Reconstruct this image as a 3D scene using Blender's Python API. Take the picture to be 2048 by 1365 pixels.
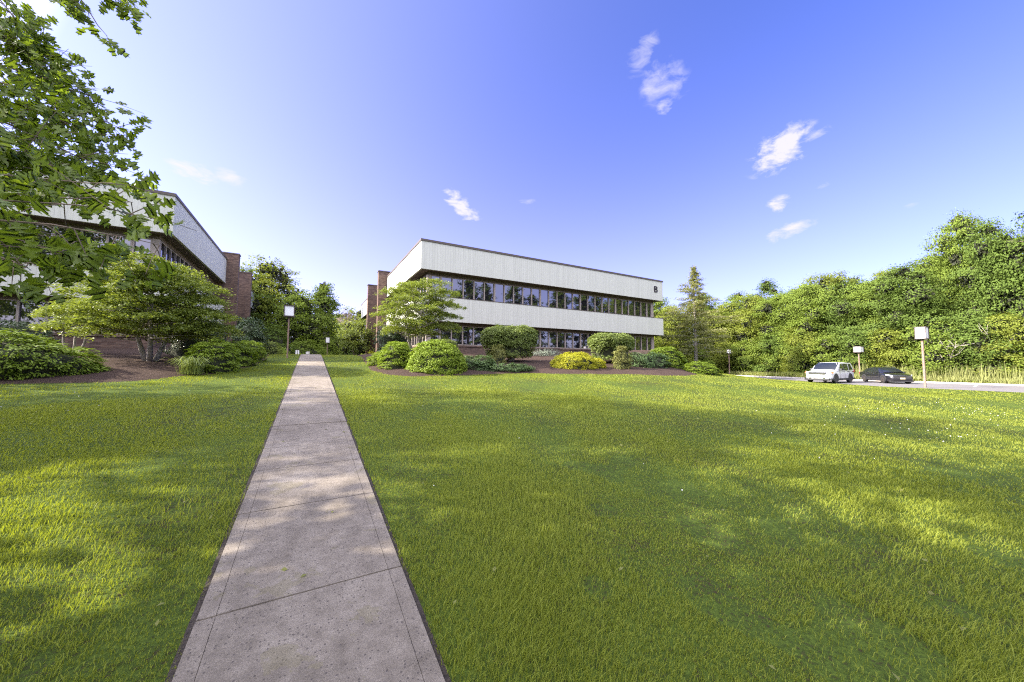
import bpy, math
import numpy as np
R = math.radians
for o in list(bpy.data.objects): bpy.data.objects.remove(o)
sc = bpy.context.scene
C = sc.collection

# ------------------------------------------------------------------ camera
CAM_H = 1.65
yaw, pit, roll = .5152, .0616, .0049
fw = np.array([math.sin(yaw)*math.cos(pit), math.cos(yaw)*math.cos(pit), math.sin(pit)])
rt0 = np.array([math.cos(yaw), -math.sin(yaw), 0]); up0 = np.cross(rt0, fw)
rt = rt0*math.cos(roll)+up0*math.sin(roll); up = -rt0*math.sin(roll)+up0*math.cos(roll)
cd = bpy.data.cameras.new('camera'); cam = bpy.data.objects.new('camera', cd); C.objects.link(cam)
from mathutils import Matrix, Vector
m = Matrix(((rt[0], up[0], -fw[0], 0), (rt[1], up[1], -fw[1], 0), (rt[2], up[2], -fw[2], CAM_H), (0, 0, 0, 1)))
cam.matrix_world = m
cd.sensor_width = 36; cd.lens = 36*712.6/2048; cd.clip_start = .05; cd.clip_end = 2000
sc.camera = cam

# ------------------------------------------------------------------ sky and sun
SUN_AZ, SUN_EL = R(-70), R(31)
sc.view_settings.view_transform = 'Standard'; sc.view_settings.look = 'None'
sc.view_settings.exposure = 1.53; sc.view_settings.gamma = 1
sc.cycles.use_denoising = False; sc.cycles.use_adaptive_sampling = False; sc.cycles.caustics_reflective = False; sc.cycles.caustics_refractive = False; sc.cycles.filter_width = 1.15; sc.cycles.max_bounces = 6; sc.cycles.diffuse_bounces = 3; sc.cycles.sample_clamp_indirect = 6
w = bpy.data.worlds.new('World'); sc.world = w; w.use_nodes = True
nt = w.node_tree; nt.nodes.clear()
def N(nt, t, **k):
    n = nt.nodes.new(t)
    for a, b in k.items(): setattr(n, a, b)
    return n
sky = N(nt, 'ShaderNodeTexSky', sky_type='NISHITA', sun_disc=False)
sky.sun_elevation = SUN_EL; sky.sun_rotation = SUN_AZ; sky.air_density = 1.0; sky.dust_density = 1.2; sky.ozone_density = 2.5
bg = N(nt, 'ShaderNodeBackground'); bg.inputs[1].default_value = .15
wo = N(nt, 'ShaderNodeOutputWorld')
tint = N(nt, 'ShaderNodeMix', data_type='RGBA', blend_type='MULTIPLY'); tint.inputs[0].default_value = 1
tint.inputs[7].default_value = (.335, .425, .9, 1)
nt.links.new(sky.outputs[0], tint.inputs[6])
tc = N(nt, 'ShaderNodeTexCoord')
CL = [((0.587, 0.485, 0.649),(11.2, -23.1, 6.3),(27.2, -3.2, -22.9), .38),
((0.639, 0.477, 0.604),(-0.5, -16.7, 12.9),(14.0, -7.7, -9.5), .36),
((0.661, 0.489, 0.569),(16.0, -45.4, 19.6),(32.7, -9.1, -31.1), .55),
((0.83, 0.344, 0.439),(4.4, -15.4, 2.7),(11.2, -3.0, -20.0), .95),
((0.843, 0.3, 0.447),(11.4, -28.4, -3.6),(39.9, 2.5, -77.9), .5),
((0.865, 0.367, 0.343),(8.9, -33.5, 11.9),(23.2, -10.6, -48.5), .9),
((0.888, 0.36, 0.287),(6.1, -19.1, 3.3),(18.1, -5.0, -51.3), .7),
((0.305, 0.853, 0.425),(34.4, -8.6, -8.6),(-7.6, 19.4, -34.6), .95),
((0.342, 0.851, 0.399),(20.6, -4.4, -9.5),(-12.0, 17.6, -28.5), .95),
((-0.214, 0.901, 0.376),(21.2, 5.9, -3.4),(-12.1, 11.4, -35.5), .8),
((-0.153, 0.913, 0.379),(26.9, 4.2, -0.5),(-13.4, 20.4, -55.8), .5),
((0.884, 0.3, 0.36),(21.1, -57.6, -5.3),(53.1, 3.5, -134.6), .35),
((0.475, 0.773, 0.421),(27.1, -17.0, -0.5),(25.8, 41.4, -106.4), .3),
((0.938, 0.193, 0.288),(14.5, -66.6, -4.2),(54.3, -2.5, -176.7), .3)]
def vm(op, a, b=None):
    n = N(nt, 'ShaderNodeVectorMath', operation=op)
    for i, v in enumerate((a, b)):
        if v is None: continue
        if isinstance(v, tuple): n.inputs[i].default_value = v
        else: nt.links.new(v, n.inputs[i])
    return n.outputs['Value'] if op == 'DOT_PRODUCT' else n.outputs[0]
def ma(op, a, b=None, c=None, nt=nt, clamp=False):
    n = N(nt, 'ShaderNodeMath', operation=op); n.use_clamp = clamp
    for i, v in enumerate((a, b, c)):
        if v is None: continue
        if isinstance(v, (int, float)): n.inputs[i].default_value = v
        else: nt.links.new(v, n.inputs[i])
    return n.outputs[0]
nzs = N(nt, 'ShaderNodeTexNoise'); nzs.inputs['Scale'].default_value = 1; nzs.inputs['Detail'].default_value = 9; nzs.inputs['Roughness'].default_value = .62
mpp = N(nt, 'ShaderNodeMapping'); mpp.inputs['Rotation'].default_value = (.35, .55, .2); mpp.inputs['Scale'].default_value = (17, 24, 46); nzs.inputs['Distortion'].default_value = .35
nt.links.new(tc.outputs['Generated'], mpp.inputs[0]); nt.links.new(mpp.outputs[0], nzs.inputs['Vector'])
tot = None
for c, a, b, s in CL:
    d = vm('SUBTRACT', tc.outputs['Generated'], c)
    p = vm('DOT_PRODUCT', d, a); q = vm('DOT_PRODUCT', d, b)
    r2 = ma('ADD', ma('MULTIPLY', p, p), ma('MULTIPLY', q, q))
    e = ma('SUBTRACT', 1.4, r2, clamp=False)
    e = ma('MAXIMUM', e, 0)
    k = ma('MULTIPLY_ADD', ma('SUBTRACT', nzs.outputs['Fac'], .55), 5.5, ma('SUBTRACT', ma('MULTIPLY', e, 1.05), .28))
    k = ma('MULTIPLY', ma('MULTIPLY', ma('MAXIMUM', k, 0), ma('MINIMUM', ma('MULTIPLY', e, 1.1), 1)), s, clamp=True)
    tot = k if tot is None else ma('MAXIMUM', tot, k)
tot = ma('MULTIPLY', tot, .92)
# haze round the sun, white veil low down, and fill light added to unseen sky
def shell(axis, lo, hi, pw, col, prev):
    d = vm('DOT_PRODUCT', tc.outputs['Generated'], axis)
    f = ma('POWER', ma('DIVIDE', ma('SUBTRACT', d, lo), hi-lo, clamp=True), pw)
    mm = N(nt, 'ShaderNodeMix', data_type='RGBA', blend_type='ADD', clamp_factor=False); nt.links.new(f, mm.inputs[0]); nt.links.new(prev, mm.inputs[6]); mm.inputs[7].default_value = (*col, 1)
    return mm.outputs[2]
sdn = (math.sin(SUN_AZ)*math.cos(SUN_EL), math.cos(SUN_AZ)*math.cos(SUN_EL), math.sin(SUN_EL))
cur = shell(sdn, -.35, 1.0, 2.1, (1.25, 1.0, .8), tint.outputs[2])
cur = shell(sdn, .77, 1.0, 1.2, (15, 13.5, 11.5), cur)  # tighter sun-side glow added for fill, mostly out of frame
cur = shell((-.25, -.35, .9), .5, 1.0, 1.0, (4.4, 4.25, 3.9), cur)  # overhead brightness outside the frame, added as fill light
cur = shell((-.2, -.7, .69), .25, .95, 1.4, (3.7, 3.5, 2.9), cur)  # unseen sky behind the camera, brightened to add fill
sx = N(nt, 'ShaderNodeSeparateXYZ'); nt.links.new(tc.outputs['Generated'], sx.inputs[0])
el_ = ma('MAXIMUM', sx.outputs[2], 0); hz = ma('POWER', ma('SUBTRACT', 1, el_, clamp=True), 2.8)
mm = N(nt, 'ShaderNodeMix', data_type='RGBA', blend_type='ADD'); nt.links.new(hz, mm.inputs[0]); nt.links.new(cur, mm.inputs[6]); mm.inputs[7].default_value = (1.7, .95, .45, 1); cur = mm.outputs[2]
cm = N(nt, 'ShaderNodeMix', data_type='RGBA'); nt.links.new(tot, cm.inputs[0])
nt.links.new(cur, cm.inputs[6]); cm.inputs[7].default_value = (2.35, 2.25, 2.5, 1)
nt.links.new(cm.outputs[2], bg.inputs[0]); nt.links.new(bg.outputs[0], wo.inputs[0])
sd_ = bpy.data.lights.new('sun', 'SUN'); sd_.energy = 5.0; sd_.angle = R(.55); sd_.color = (1, .9, .74)
so = bpy.data.objects.new('sun', sd_); C.objects.link(so)
sdir = Vector((math.sin(SUN_AZ)*math.cos(SUN_EL), math.cos(SUN_AZ)*math.cos(SUN_EL), math.sin(SUN_EL)))
so.rotation_euler = (-sdir).to_track_quat('-Z', 'Y').to_euler()

# ------------------------------------------------------------------ helpers
def tag(o, label=None, cat=None, group=None, kind=None):
    if label: o['label'] = label
    if cat: o['category'] = cat
    if group: o['group'] = group
    if kind: o['kind'] = kind
    return o
def empty(name, loc=(0, 0, 0), rz=0, label=None, cat=None, group=None):
    o = bpy.data.objects.new(name, None); C.objects.link(o); o.location = loc; o.rotation_euler = (0, 0, rz)
    o.empty_display_size = .3
    return tag(o, label, cat, group)
def link(name, me, mat=None, parent=None):
    if mat and not me.materials: me.materials.append(mat)
    o = bpy.data.objects.new(name, me); C.objects.link(o)
    if parent: o.parent = parent
    return o
def arr_mesh(name, V, F, rnd=None, smooth=False):
    """V (n,3), F (m,k) constant k"""
    me = bpy.data.meshes.new(name); V = np.asarray(V, np.float32); F = np.asarray(F, np.int32)
    me.vertices.add(len(V)); me.vertices.foreach_set('co', V.ravel())
    me.loops.add(F.size); me.loops.foreach_set('vertex_index', F.ravel())
    me.polygons.add(len(F)); me.polygons.foreach_set('loop_start', np.arange(0, F.size, F.shape[1], dtype=np.int32))
    if rnd is not None:
        at = me.attributes.new('rnd', 'FLOAT', 'FACE'); at.data.foreach_set('value', np.asarray(rnd, np.float32))
    if smooth: me.polygons.foreach_set('use_smooth', np.ones(len(F), bool))
    me.update(calc_edges=True)
    return me
class MB:
    def __init__(s): s.v = []; s.f = []
    def add(s, V, F):
        b = len(s.v); s.v += [tuple(map(float, p)) for p in V]; s.f += [tuple(int(i)+b for i in f) for f in F]; return s
    def box(s, a, b, rot=None, org=None):
        x0, y0, z0 = a; x1, y1, z1 = b
        x0, x1 = min(x0, x1), max(x0, x1); y0, y1 = min(y0, y1), max(y0, y1); z0, z1 = min(z0, z1), max(z0, z1)
        V = [(x0,y0,z0),(x1,y0,z0),(x1,y1,z0),(x0,y1,z0),(x0,y0,z1),(x1,y0,z1),(x1,y1,z1),(x0,y1,z1)]
        if rot: V = [tuple(rot @ Vector(p)) for p in V]
        return s.add(V, [(0,3,2,1),(4,5,6,7),(0,1,5,4),(1,2,6,5),(2,3,7,6),(3,0,4,7)])
    def tube(s, P, rad, n=8, cap=True):
        P = [Vector(p) for p in P]; b = len(s.v); ref = None
        for i, p in enumerate(P):
            t = (P[min(i+1, len(P)-1)]-P[max(i-1, 0)]).normalized()
            if ref is None: ref = t.orthogonal().normalized()
            ref = (ref-t*ref.dot(t)).normalized(); bi = t.cross(ref)
            for k in range(n):
                a = 2*math.pi*k/n; q = p+(ref*math.cos(a)+bi*math.sin(a))*rad[i]; s.v.append(tuple(q))
        for i in range(len(P)-1):
            for k in range(n):
                s.f.append((b+i*n+k, b+i*n+(k+1) % n, b+(i+1)*n+(k+1) % n, b+(i+1)*n+k))
        if cap:
            s.f.append(tuple(b+k for k in range(n))[::-1]); s.f.append(tuple(b+(len(P)-1)*n+k for k in range(n)))
        return s
    def build(s, name, mat, parent=None, smooth=False, bevel=0, sharp=None, seg=1):
        me = bpy.data.meshes.new(name); me.from_pydata(s.v, [], s.f); me.update()
        if bevel:
            import bmesh
            bm = bmesh.new(); bm.from_mesh(me)
            bmesh.ops.remove_doubles(bm, verts=bm.verts, dist=1e-5)
            bmesh.ops.bevel(bm, geom=[e for e in bm.edges if e.calc_face_angle(0) > .35], offset=bevel, segments=seg, affect='EDGES', profile=.6)
            bm.to_mesh(me); bm.free()
        if smooth or sharp:
            me.polygons.foreach_set('use_smooth', np.ones(len(me.polygons), bool))
            if sharp: me.set_sharp_from_angle(angle=R(sharp))
        return link(name, me, mat, parent)
def rs(seed): return np.random.RandomState(seed)
def unit(a): return a/np.maximum(np.linalg.norm(a, axis=1, keepdims=True), 1e-9)
def nz(P, f, seed=0, n=7):
    g = rs(seed); K = g.normal(size=(n, 3)); K = K/np.linalg.norm(K, axis=1, keepdims=True)*f*g.uniform(.6, 1.5, (n, 1))
    return np.sin(P@K.T+g.uniform(0, 6.28, n)).sum(1)/math.sqrt(n)
def leafcloud(g, P, Nr, size, aspect=.6, fold=.12, direc=None):
    n = len(P); Nr = unit(Nr)
    T = g.normal(size=(n, 3)) if direc is None else direc+g.normal(size=(n, 3))*.3
    T = unit(T-Nr*(T*Nr).sum(1, keepdims=True)); W = np.cross(Nr, T)
    L = (np.ones(n)*size)[:, None]*g.uniform(.7, 1.3, (n, 1))
    V = np.stack([P-T*L*.5, P+W*L*aspect*.5+Nr*L*fold, P+T*L*.5, P-W*L*aspect*.5+Nr*L*fold], 1).reshape(-1, 3)
    return V, np.arange(4*n).reshape(-1, 4)
def cloud_obj(name, parts, mat, parent=None, g=None):
    V = []; F = []; b = 0
    for v, f in parts: V.append(v); F.append(f+b); b += len(v)
    V = np.concatenate(V); F = np.concatenate(F); g = g or rs(1)
    return link(name, arr_mesh(name, V, F, g.uniform(0, 1, len(F))), mat, parent)

# ------------------------------------------------------------------ materials
def mat(name):
    m = bpy.data.materials.new(name); m.use_nodes = True; t = m.node_tree
    return m, t, t.nodes['Principled BSDF']
def setp(b, col=None, rough=None, metal=None, spec=None):
    if col is not None: b.inputs['Base Color'].default_value = (*col, 1)
    if rough is not None: b.inputs['Roughness'].default_value = rough
    if metal is not None: b.inputs['Metallic'].default_value = metal
    if spec is not None: b.inputs['Specular IOR Level'].default_value = spec
def noise(t, scale, detail=4, rough=.55, coord='Object', sc3=None):
    c = N(t, 'ShaderNodeTexCoord'); n = N(t, 'ShaderNodeTexNoise')
    n.inputs['Scale'].default_value = scale; n.inputs['Detail'].default_value = detail; n.inputs['Roughness'].default_value = rough
    if sc3:
        mp = N(t, 'ShaderNodeMapping'); mp.inputs['Scale'].default_value = sc3
        t.links.new(c.outputs[coord], mp.inputs[0]); t.links.new(mp.outputs[0], n.inputs['Vector'])
    else: t.links.new(c.outputs[coord], n.inputs['Vector'])
    return n.outputs['Fac']
def ramp(t, fac, stops):
    r = N(t, 'ShaderNodeValToRGB'); e = r.color_ramp.elements
    while len(e) < len(stops): e.new(.5)
    for i, (p, c) in enumerate(stops):
        e[i].position = p; e[i].color = (*c, 1) if len(c) == 3 else c
    t.links.new(fac, r.inputs[0]); return r.outputs[0]
def mix(t, fac, a, b, blend='MIX'):
    m = N(t, 'ShaderNodeMix', data_type='RGBA', blend_type=blend)
    for i, v in ((0, fac), (6, a), (7, b)):
        if isinstance(v, (int, float)): m.inputs[i].default_value = v
        elif isinstance(v, tuple): m.inputs[i].default_value = (*v, 1)
        else: t.links.new(v, m.inputs[i])
    return m.outputs[2]
def bump(t, b, h, strength=.3, dist=.02):
    n = N(t, 'ShaderNodeBump'); n.inputs['Strength'].default_value = strength; n.inputs['Distance'].default_value = dist
    t.links.new(h, n.inputs['Height']); t.links.new(n.outputs[0], b.inputs['Normal'])
def simple(name, col, rough=.6, var=.25, scale=6, metal=0, spec=.5, bmp=0, detail=4):
    m, t, b = mat(name); setp(b, None, rough, metal, spec)
    n = noise(t, scale, detail)
    c = ramp(t, n, [(.3, tuple(x*(1-var) for x in col)), (.7, tuple(min(1, x*(1+var)) for x in col))])
    t.links.new(c, b.inputs['Base Color'])
    if bmp: bump(t, b, n, bmp, .02)
    return m
def leafmat(name, a, b_, c_=None, trans=.35, rough=.55, scale=.5, spec=.3):
    """a dark, b mid, c light leaf colours"""
    m, t, b = mat(name); c_ = c_ or b_
    at = N(t, 'ShaderNodeAttribute'); at.attribute_name = 'rnd'
    oi = N(t, 'ShaderNodeObjectInfo')
    n = noise(t, scale, 3)
    f = ma('ADD', ma('MULTIPLY', at.outputs['Fac'], .55), ma('MULTIPLY', n, .55), nt=t)
    f = ma('ADD', f, ma('MULTIPLY', ma('SUBTRACT', oi.outputs['Random'], .5, nt=t), .25, nt=t), nt=t)
    col = ramp(t, f, [(.22, a), (.55, b_), (.88, c_)])
    setp(b, None, rough, 0, spec); t.links.new(col, b.inputs['Base Color'])
    tr = N(t, 'ShaderNodeBsdfTranslucent'); tcol = mix(t, 1.0, col, (1.25, 1.25, .55), 'MULTIPLY'); t.links.new(tcol, tr.inputs[0])
    ms = N(t, 'ShaderNodeMixShader'); ms.inputs[0].default_value = trans
    t.links.new(b.outputs[0], ms.inputs[1]); t.links.new(tr.outputs[0], ms.inputs[2])
    t.links.new(ms.outputs[0], t.nodes['Material Output'].inputs[0])
    return m
M = {}
M['bark'] = simple('bark', (.17, .13, .1), .9, .45, 9, bmp=.6)
M['bark_pale'] = simple('bark_pale', (.33, .3, .26), .9, .4, 9, bmp=.5)
M['twig'] = simple('twig', (.36, .29, .26), .9, .2, 9)
M['oak'] = leafmat('oak_leaf', (.05, .1, .015), (.085, .165, .02), (.17, .24, .03), .5, .38, 1.2, .5)
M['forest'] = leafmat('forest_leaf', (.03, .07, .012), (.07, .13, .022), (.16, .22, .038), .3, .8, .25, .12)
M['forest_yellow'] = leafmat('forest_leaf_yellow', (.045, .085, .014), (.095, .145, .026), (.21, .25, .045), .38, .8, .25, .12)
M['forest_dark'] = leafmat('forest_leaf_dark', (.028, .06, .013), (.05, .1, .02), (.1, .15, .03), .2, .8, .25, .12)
M['dogwood'] = leafmat('dogwood_leaf', (.045, .09, .025), (.085, .15, .04), (.21, .26, .06), .35, .55, .9)
M['yew'] = leafmat('yew_leaf', (.035, .085, .01), (.085, .165, .014), (.2, .28, .025), .25, .6, 1.5)
M['yew_yellow'] = leafmat('yew_leaf_yellow', (.06, .12, .012), (.16, .205, .014), (.36, .36, .02), .25, .6, 1.2)
M['juniper'] = leafmat('juniper_leaf', (.035, .085, .012), (.08, .155, .016), (.16, .23, .022), .25, .65, 1.3)
M['blue'] = leafmat('blue_juniper_leaf', (.035, .075, .035), (.06, .115, .05), (.1, .16, .06), .2, .65, 1.5)
M['holly'] = leafmat('holly_leaf', (.014, .035, .012), (.025, .06, .016), (.06, .1, .03), .12, .35, 1.5, .6)
M['euonymus'] = leafmat('euonymus_leaf', (.04, .085, .02), (.08, .14, .03), (.16, .21, .05), .25, .5, 1.5)
M['dry'] = leafmat('dry_leaf', (.055, .09, .022), (.1, .14, .035), (.19, .2, .06), .3, .7, 1.5)
M['hemlock'] = leafmat('hemlock_needle', (.06, .11, .035), (.12, .175, .06), (.24, .25, .1), .35, .7, .6)
M['reed'] = leafmat('reed_leaf', (.07, .12, .025), (.15, .21, .05), (.26, .28, .1), .3, .7, .5)
M['grassblade'] = leafmat('grass_blade', (.032, .092, .012), (.088, .18, .02), (.24, .28, .04), .42, .6, .35, .2)
M['petal'] = simple('petal', (.8, .8, .76), .6, .1, 5)
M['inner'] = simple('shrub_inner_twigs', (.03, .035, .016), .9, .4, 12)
M['daylily'] = leafmat('daylily_leaf', (.07, .12, .03), (.13, .19, .05), (.22, .27, .09), .3, .5, 3)

# ground
m, t, b = mat('lawn_ground'); M['lawn'] = m; setp(b, None, .95, 0, .1)
n1 = noise(t, .55, 5); n2 = noise(t, 38, 5, .7); n3 = noise(t, 5.5, 4, .7)
f = ma('ADD', ma('MULTIPLY', n1, .25, nt=t), ma('ADD', ma('MULTIPLY', n2, .6, nt=t), ma('MULTIPLY', n3, .2, nt=t), nt=t), nt=t)
c = ramp(t, f, [(.4, (.05, .036, .022)), (.5, (.05, .077, .014)), (.62, (.09, .13, .02)), (.75, (.14, .165, .03))])
t.links.new(c, b.inputs['Base Color']); bump(t, b, n2, .6, .05)
# mulch
m, t, b = mat('mulch'); M['mulch'] = m; setp(b, None, .95, 0, .1)
n1 = noise(t, 45, 5, .75); n2 = noise(t, 1.2, 3)
c = ramp(t, n1, [(.33, (.018, .013, .01)), (.5, (.075, .051, .041)), (.68, (.22, .15, .12))])
c = mix(t, ma('MULTIPLY', n2, .5, nt=t), c, (.06, .042, .036)); t.links.new(c, b.inputs['Base Color']); bump(t, b, n1, 1, .06)
# soil
M['soil'] = simple('soil', (.045, .035, .028), .95, .6, 60, bmp=1)
# concrete
m, t, b = mat('walk_concrete'); M['concrete'] = m; setp(b, None, .9, 0, .25)
big = noise(t, 1.1, 4); mid = noise(t, 9, 5, .7); fine = noise(t, 150, 3, .8); br = noise(t, 1, 4, .6, sc3=(2.2, 130, 1))
vor = N(t, 'ShaderNodeTexVoronoi'); vor.inputs['Scale'].default_value = 48
cc = N(t, 'ShaderNodeTexCoord'); t.links.new(cc.outputs['Object'], vor.inputs['Vector'])
f = ma('ADD', ma('MULTIPLY', big, .35, nt=t), ma('ADD', ma('MULTIPLY', mid, .3, nt=t), ma('MULTIPLY', fine, .35, nt=t), nt=t), nt=t)
c = ramp(t, f, [(.36, (.095, .08, .062)), (.5, (.2, .172, .14)), (.64, (.34, .3, .25))])
c = mix(t, ma('MULTIPLY', ma('GREATER_THAN', br, .57, nt=t), .35, nt=t), c, (.16, .14, .12))
sep = N(t, 'ShaderNodeSeparateColor'); t.links.new(vor.outputs['Color'], sep.inputs[0])
pit_ = ma('MULTIPLY', ma('LESS_THAN', vor.outputs['Distance'], .24, nt=t), ma('GREATER_THAN', sep.outputs[0], .55, nt=t), nt=t)
c = mix(t, ma('MULTIPLY', pit_, .8, nt=t), c, (.07, .06, .055))
moss = ma('MULTIPLY', ma('GREATER_THAN', noise(t, 2.3, 6, .7), .6, nt=t), .4, nt=t)
c = mix(t, moss, c, (.17, .15, .085))
t.links.new(c, b.inputs['Base Color'])
hh_ = ma('SUBTRACT', ma('ADD', ma('MULTIPLY', br, .6, nt=t), fine, nt=t), ma('MULTIPLY', pit_, .8, nt=t), nt=t); bump(t, b, hh_, .55, .006)
M['asphalt'] = simple('asphalt', (.16, .15, .155), .9, .25, 25, bmp=.3, detail=8)
M['kerb'] = simple('kerb_concrete', (.5, .46, .42), .9, .2, 5)
M['paint'] = simple('road_paint', (.6, .58, .52), .8, .15, 8)
# brick
def brickmat(name, tone):
    m, t, b = mat(name); setp(b, None, .9, 0, .2)
    c = N(t, 'ShaderNodeTexCoord'); sp = N(t, 'ShaderNodeSeparateXYZ'); t.links.new(c.outputs['Object'], sp.inputs[0])
    cb = N(t, 'ShaderNodeCombineXYZ'); t.links.new(ma('ADD', sp.outputs[0], sp.outputs[1], nt=t), cb.inputs[0]); t.links.new(sp.outputs[2], cb.inputs[1])
    br = N(t, 'ShaderNodeTexBrick'); t.links.new(cb.outputs[0], br.inputs['Vector'])
    br.inputs['Scale'].default_value = 1; br.inputs['Brick Width'].default_value = .21; br.inputs['Row Height'].default_value = .075
    br.inputs['Mortar Size'].default_value = .007; br.inputs['Bias'].default_value = -.1
    br.inputs['Color1'].default_value = (.2*tone, .125*tone, .1*tone, 1); br.inputs['Color2'].default_value = (.46*tone, .31*tone, .23*tone, 1); br.inputs['Mortar'].default_value = (.3*tone, .25*tone, .21*tone, 1)
    n = noise(t, 1.3, 4); col = mix(t, 1.0, br.outputs['Color'], ramp(t, n, [(.3, (.75, .75, .8)), (.7, (1.1, 1.05, 1))]), 'MULTIPLY')
    t.links.new(col, b.inputs['Base Color']); bump(t, b, br.outputs['Fac'], -.5, .01)
    return m
M['brick'] = brickmat('brick', .48)
# siding : vertical boards
m, t, b = mat('white_siding'); M['siding'] = m; setp(b, None, .75, 0, .25)
c0 = N(t, 'ShaderNodeTexCoord'); sp = N(t, 'ShaderNodeSeparateXYZ'); t.links.new(c0.outputs['Object'], sp.inputs[0])
u = ma('ADD', sp.outputs[0], sp.outputs[1], nt=t); ub = ma('MULTIPLY', u, 1/.203, nt=t)
fr = ma('FRACT', ub, nt=t); fl = ma('FLOOR', ub, nt=t)
wn = N(t, 'ShaderNodeTexWhiteNoise', noise_dimensions='1D'); t.links.new(fl, wn.inputs['W'])
groove = ma('LESS_THAN', fr, .1, nt=t)
cb = N(t, 'ShaderNodeCombineXYZ'); t.links.new(ma('MULTIPLY', u, 6, nt=t), cb.inputs[0]); t.links.new(ma('MULTIPLY', sp.outputs[2], .55, nt=t), cb.inputs[1])
ns = N(t, 'ShaderNodeTexNoise'); ns.inputs['Scale'].default_value = 1; ns.inputs['Detail'].default_value = 5; ns.inputs['Roughness'].default_value = .65; t.links.new(cb.outputs[0], ns.inputs['Vector'])
base = ramp(t, ma('ADD', ma('MULTIPLY', wn.outputs['Value'], .2, nt=t), ma('MULTIPLY', ns.outputs['Fac'], .85, nt=t), nt=t), [(.2, (.47, .475, .42)), (.5, (.56, .565, .5)), (.85, (.61, .615, .55))])
stain = ma('MULTIPLY', ma('SUBTRACT', ns.outputs['Fac'], .55, nt=t, clamp=True), 1.6, nt=t)
base = mix(t, stain, base, (.33, .35, .3)); base = mix(t, ma('MULTIPLY', groove, .36, nt=t), base, (.28, .28, .26))
t.links.new(base, b.inputs['Base Color'])
M['coping'] = simple('brown_coping', (.085, .065, .055), .6, .15, 3)
M['soffit'] = simple('soffit_wood', (.13, .1, .085), .8, .25, 3)
M['frame'] = simple('window_frame_wood', (.34, .29, .25), .7, .15, 4)
M['frame_dark'] = simple('window_head', (.1, .075, .06), .7, .2, 4)
m, t, b = mat('window_glass'); M['glass'] = m; setp(b, (.012, .012, .016), .015, 0, 1.0)
gl = N(t, 'ShaderNodeBsdfGlossy'); gl.inputs['Color'].default_value = (.42, .41, .45, 1); gl.inputs['Roughness'].default_value = .012
ms = N(t, 'ShaderNodeMixShader'); lw = N(t, 'ShaderNodeLayerWeight'); lw.inputs[0].default_value = .35
t.links.new(ma('ADD', ma('MULTIPLY', lw.outputs['Facing'], .3, nt=t), .2, nt=t), ms.inputs[0])
t.links.new(b.outputs[0], ms.inputs[1]); t.links.new(gl.outputs[0], ms.inputs[2]); t.links.new(ms.outputs[0], t.nodes['Material Output'].inputs[0])
nn = noise(t, .45, 2); bb = N(t, 'ShaderNodeBump'); bb.inputs['Strength'].default_value = .06; bb.inputs['Distance'].default_value = .05
t.links.new(nn, bb.inputs['Height']); t.links.new(bb.outputs[0], gl.inputs['Normal'])
M['blind'] = simple('window_blind', (.6, .58, .55), .8, .06, 3)
M['post'] = simple('lamp_post_wood', (.24, .16, .13), .8, .25, 12)
M['lampframe'] = simple('lamp_frame', (.07, .05, .05), .5, .1, 5)
m, t, b = mat('lamp_acrylic'); M['acrylic'] = m; setp(b, (.82, .82, .86), .3, 0, .5)
M['red'] = simple('tail_red', (.45, .02, .02), .2, .05, 3)
M['sign'] = simple('letter_brown', (.02, .012, .014), .6, .1, 5)

# ------------------------------------------------------------------ terrain
def sm(a, b, x):
    t = np.clip((x-a)/(b-a), 0, 1); return t*t*(3-2*t)
def H(x, y):
    x = np.asarray(x, float); y = np.asarray(y, float)
    yy = np.where(y > 24, 24+3*(1-np.exp(-np.maximum(y-24, 0)/3)), y); yy = np.maximum(yy, -10)
    z = .082*yy-.55*sm(27, 45, y)
    xe = 39+.68*np.maximum(0, y-10)
    return z*(1-sm(xe-25, xe, x))
def h(x, y): return float(H(x, y))
def grid(xs, ys, zf):
    X, Y = np.meshgrid(xs, ys); V = np.stack([X, Y, zf(X, Y)], -1).reshape(-1, 3)
    nx, ny = len(xs), len(ys); i = np.arange(nx-1)[None, :]+np.arange(ny-1)[:, None]*nx
    return V, np.stack([i, i+1, i+1+nx, i+nx], -1).reshape(-1, 4)
xs = np.concatenate([np.arange(-900, -60, 60.), np.arange(-60, -14, 2.), np.arange(-14, 30, .5), np.arange(30, 62, 1.), np.arange(62, 120, 6.), np.arange(120, 901, 60.)])
ys = np.concatenate([np.arange(-300, -20, 40.), np.arange(-20, 20, .5), np.arange(20, 48, .5), np.arange(48, 120, 6.), np.arange(120, 1201, 60.)])
V, F = grid(xs, ys, H)
g_ = link('ground', arr_mesh('ground', V, F, smooth=True), M['lawn']); tag(g_, kind='structure')

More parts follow.
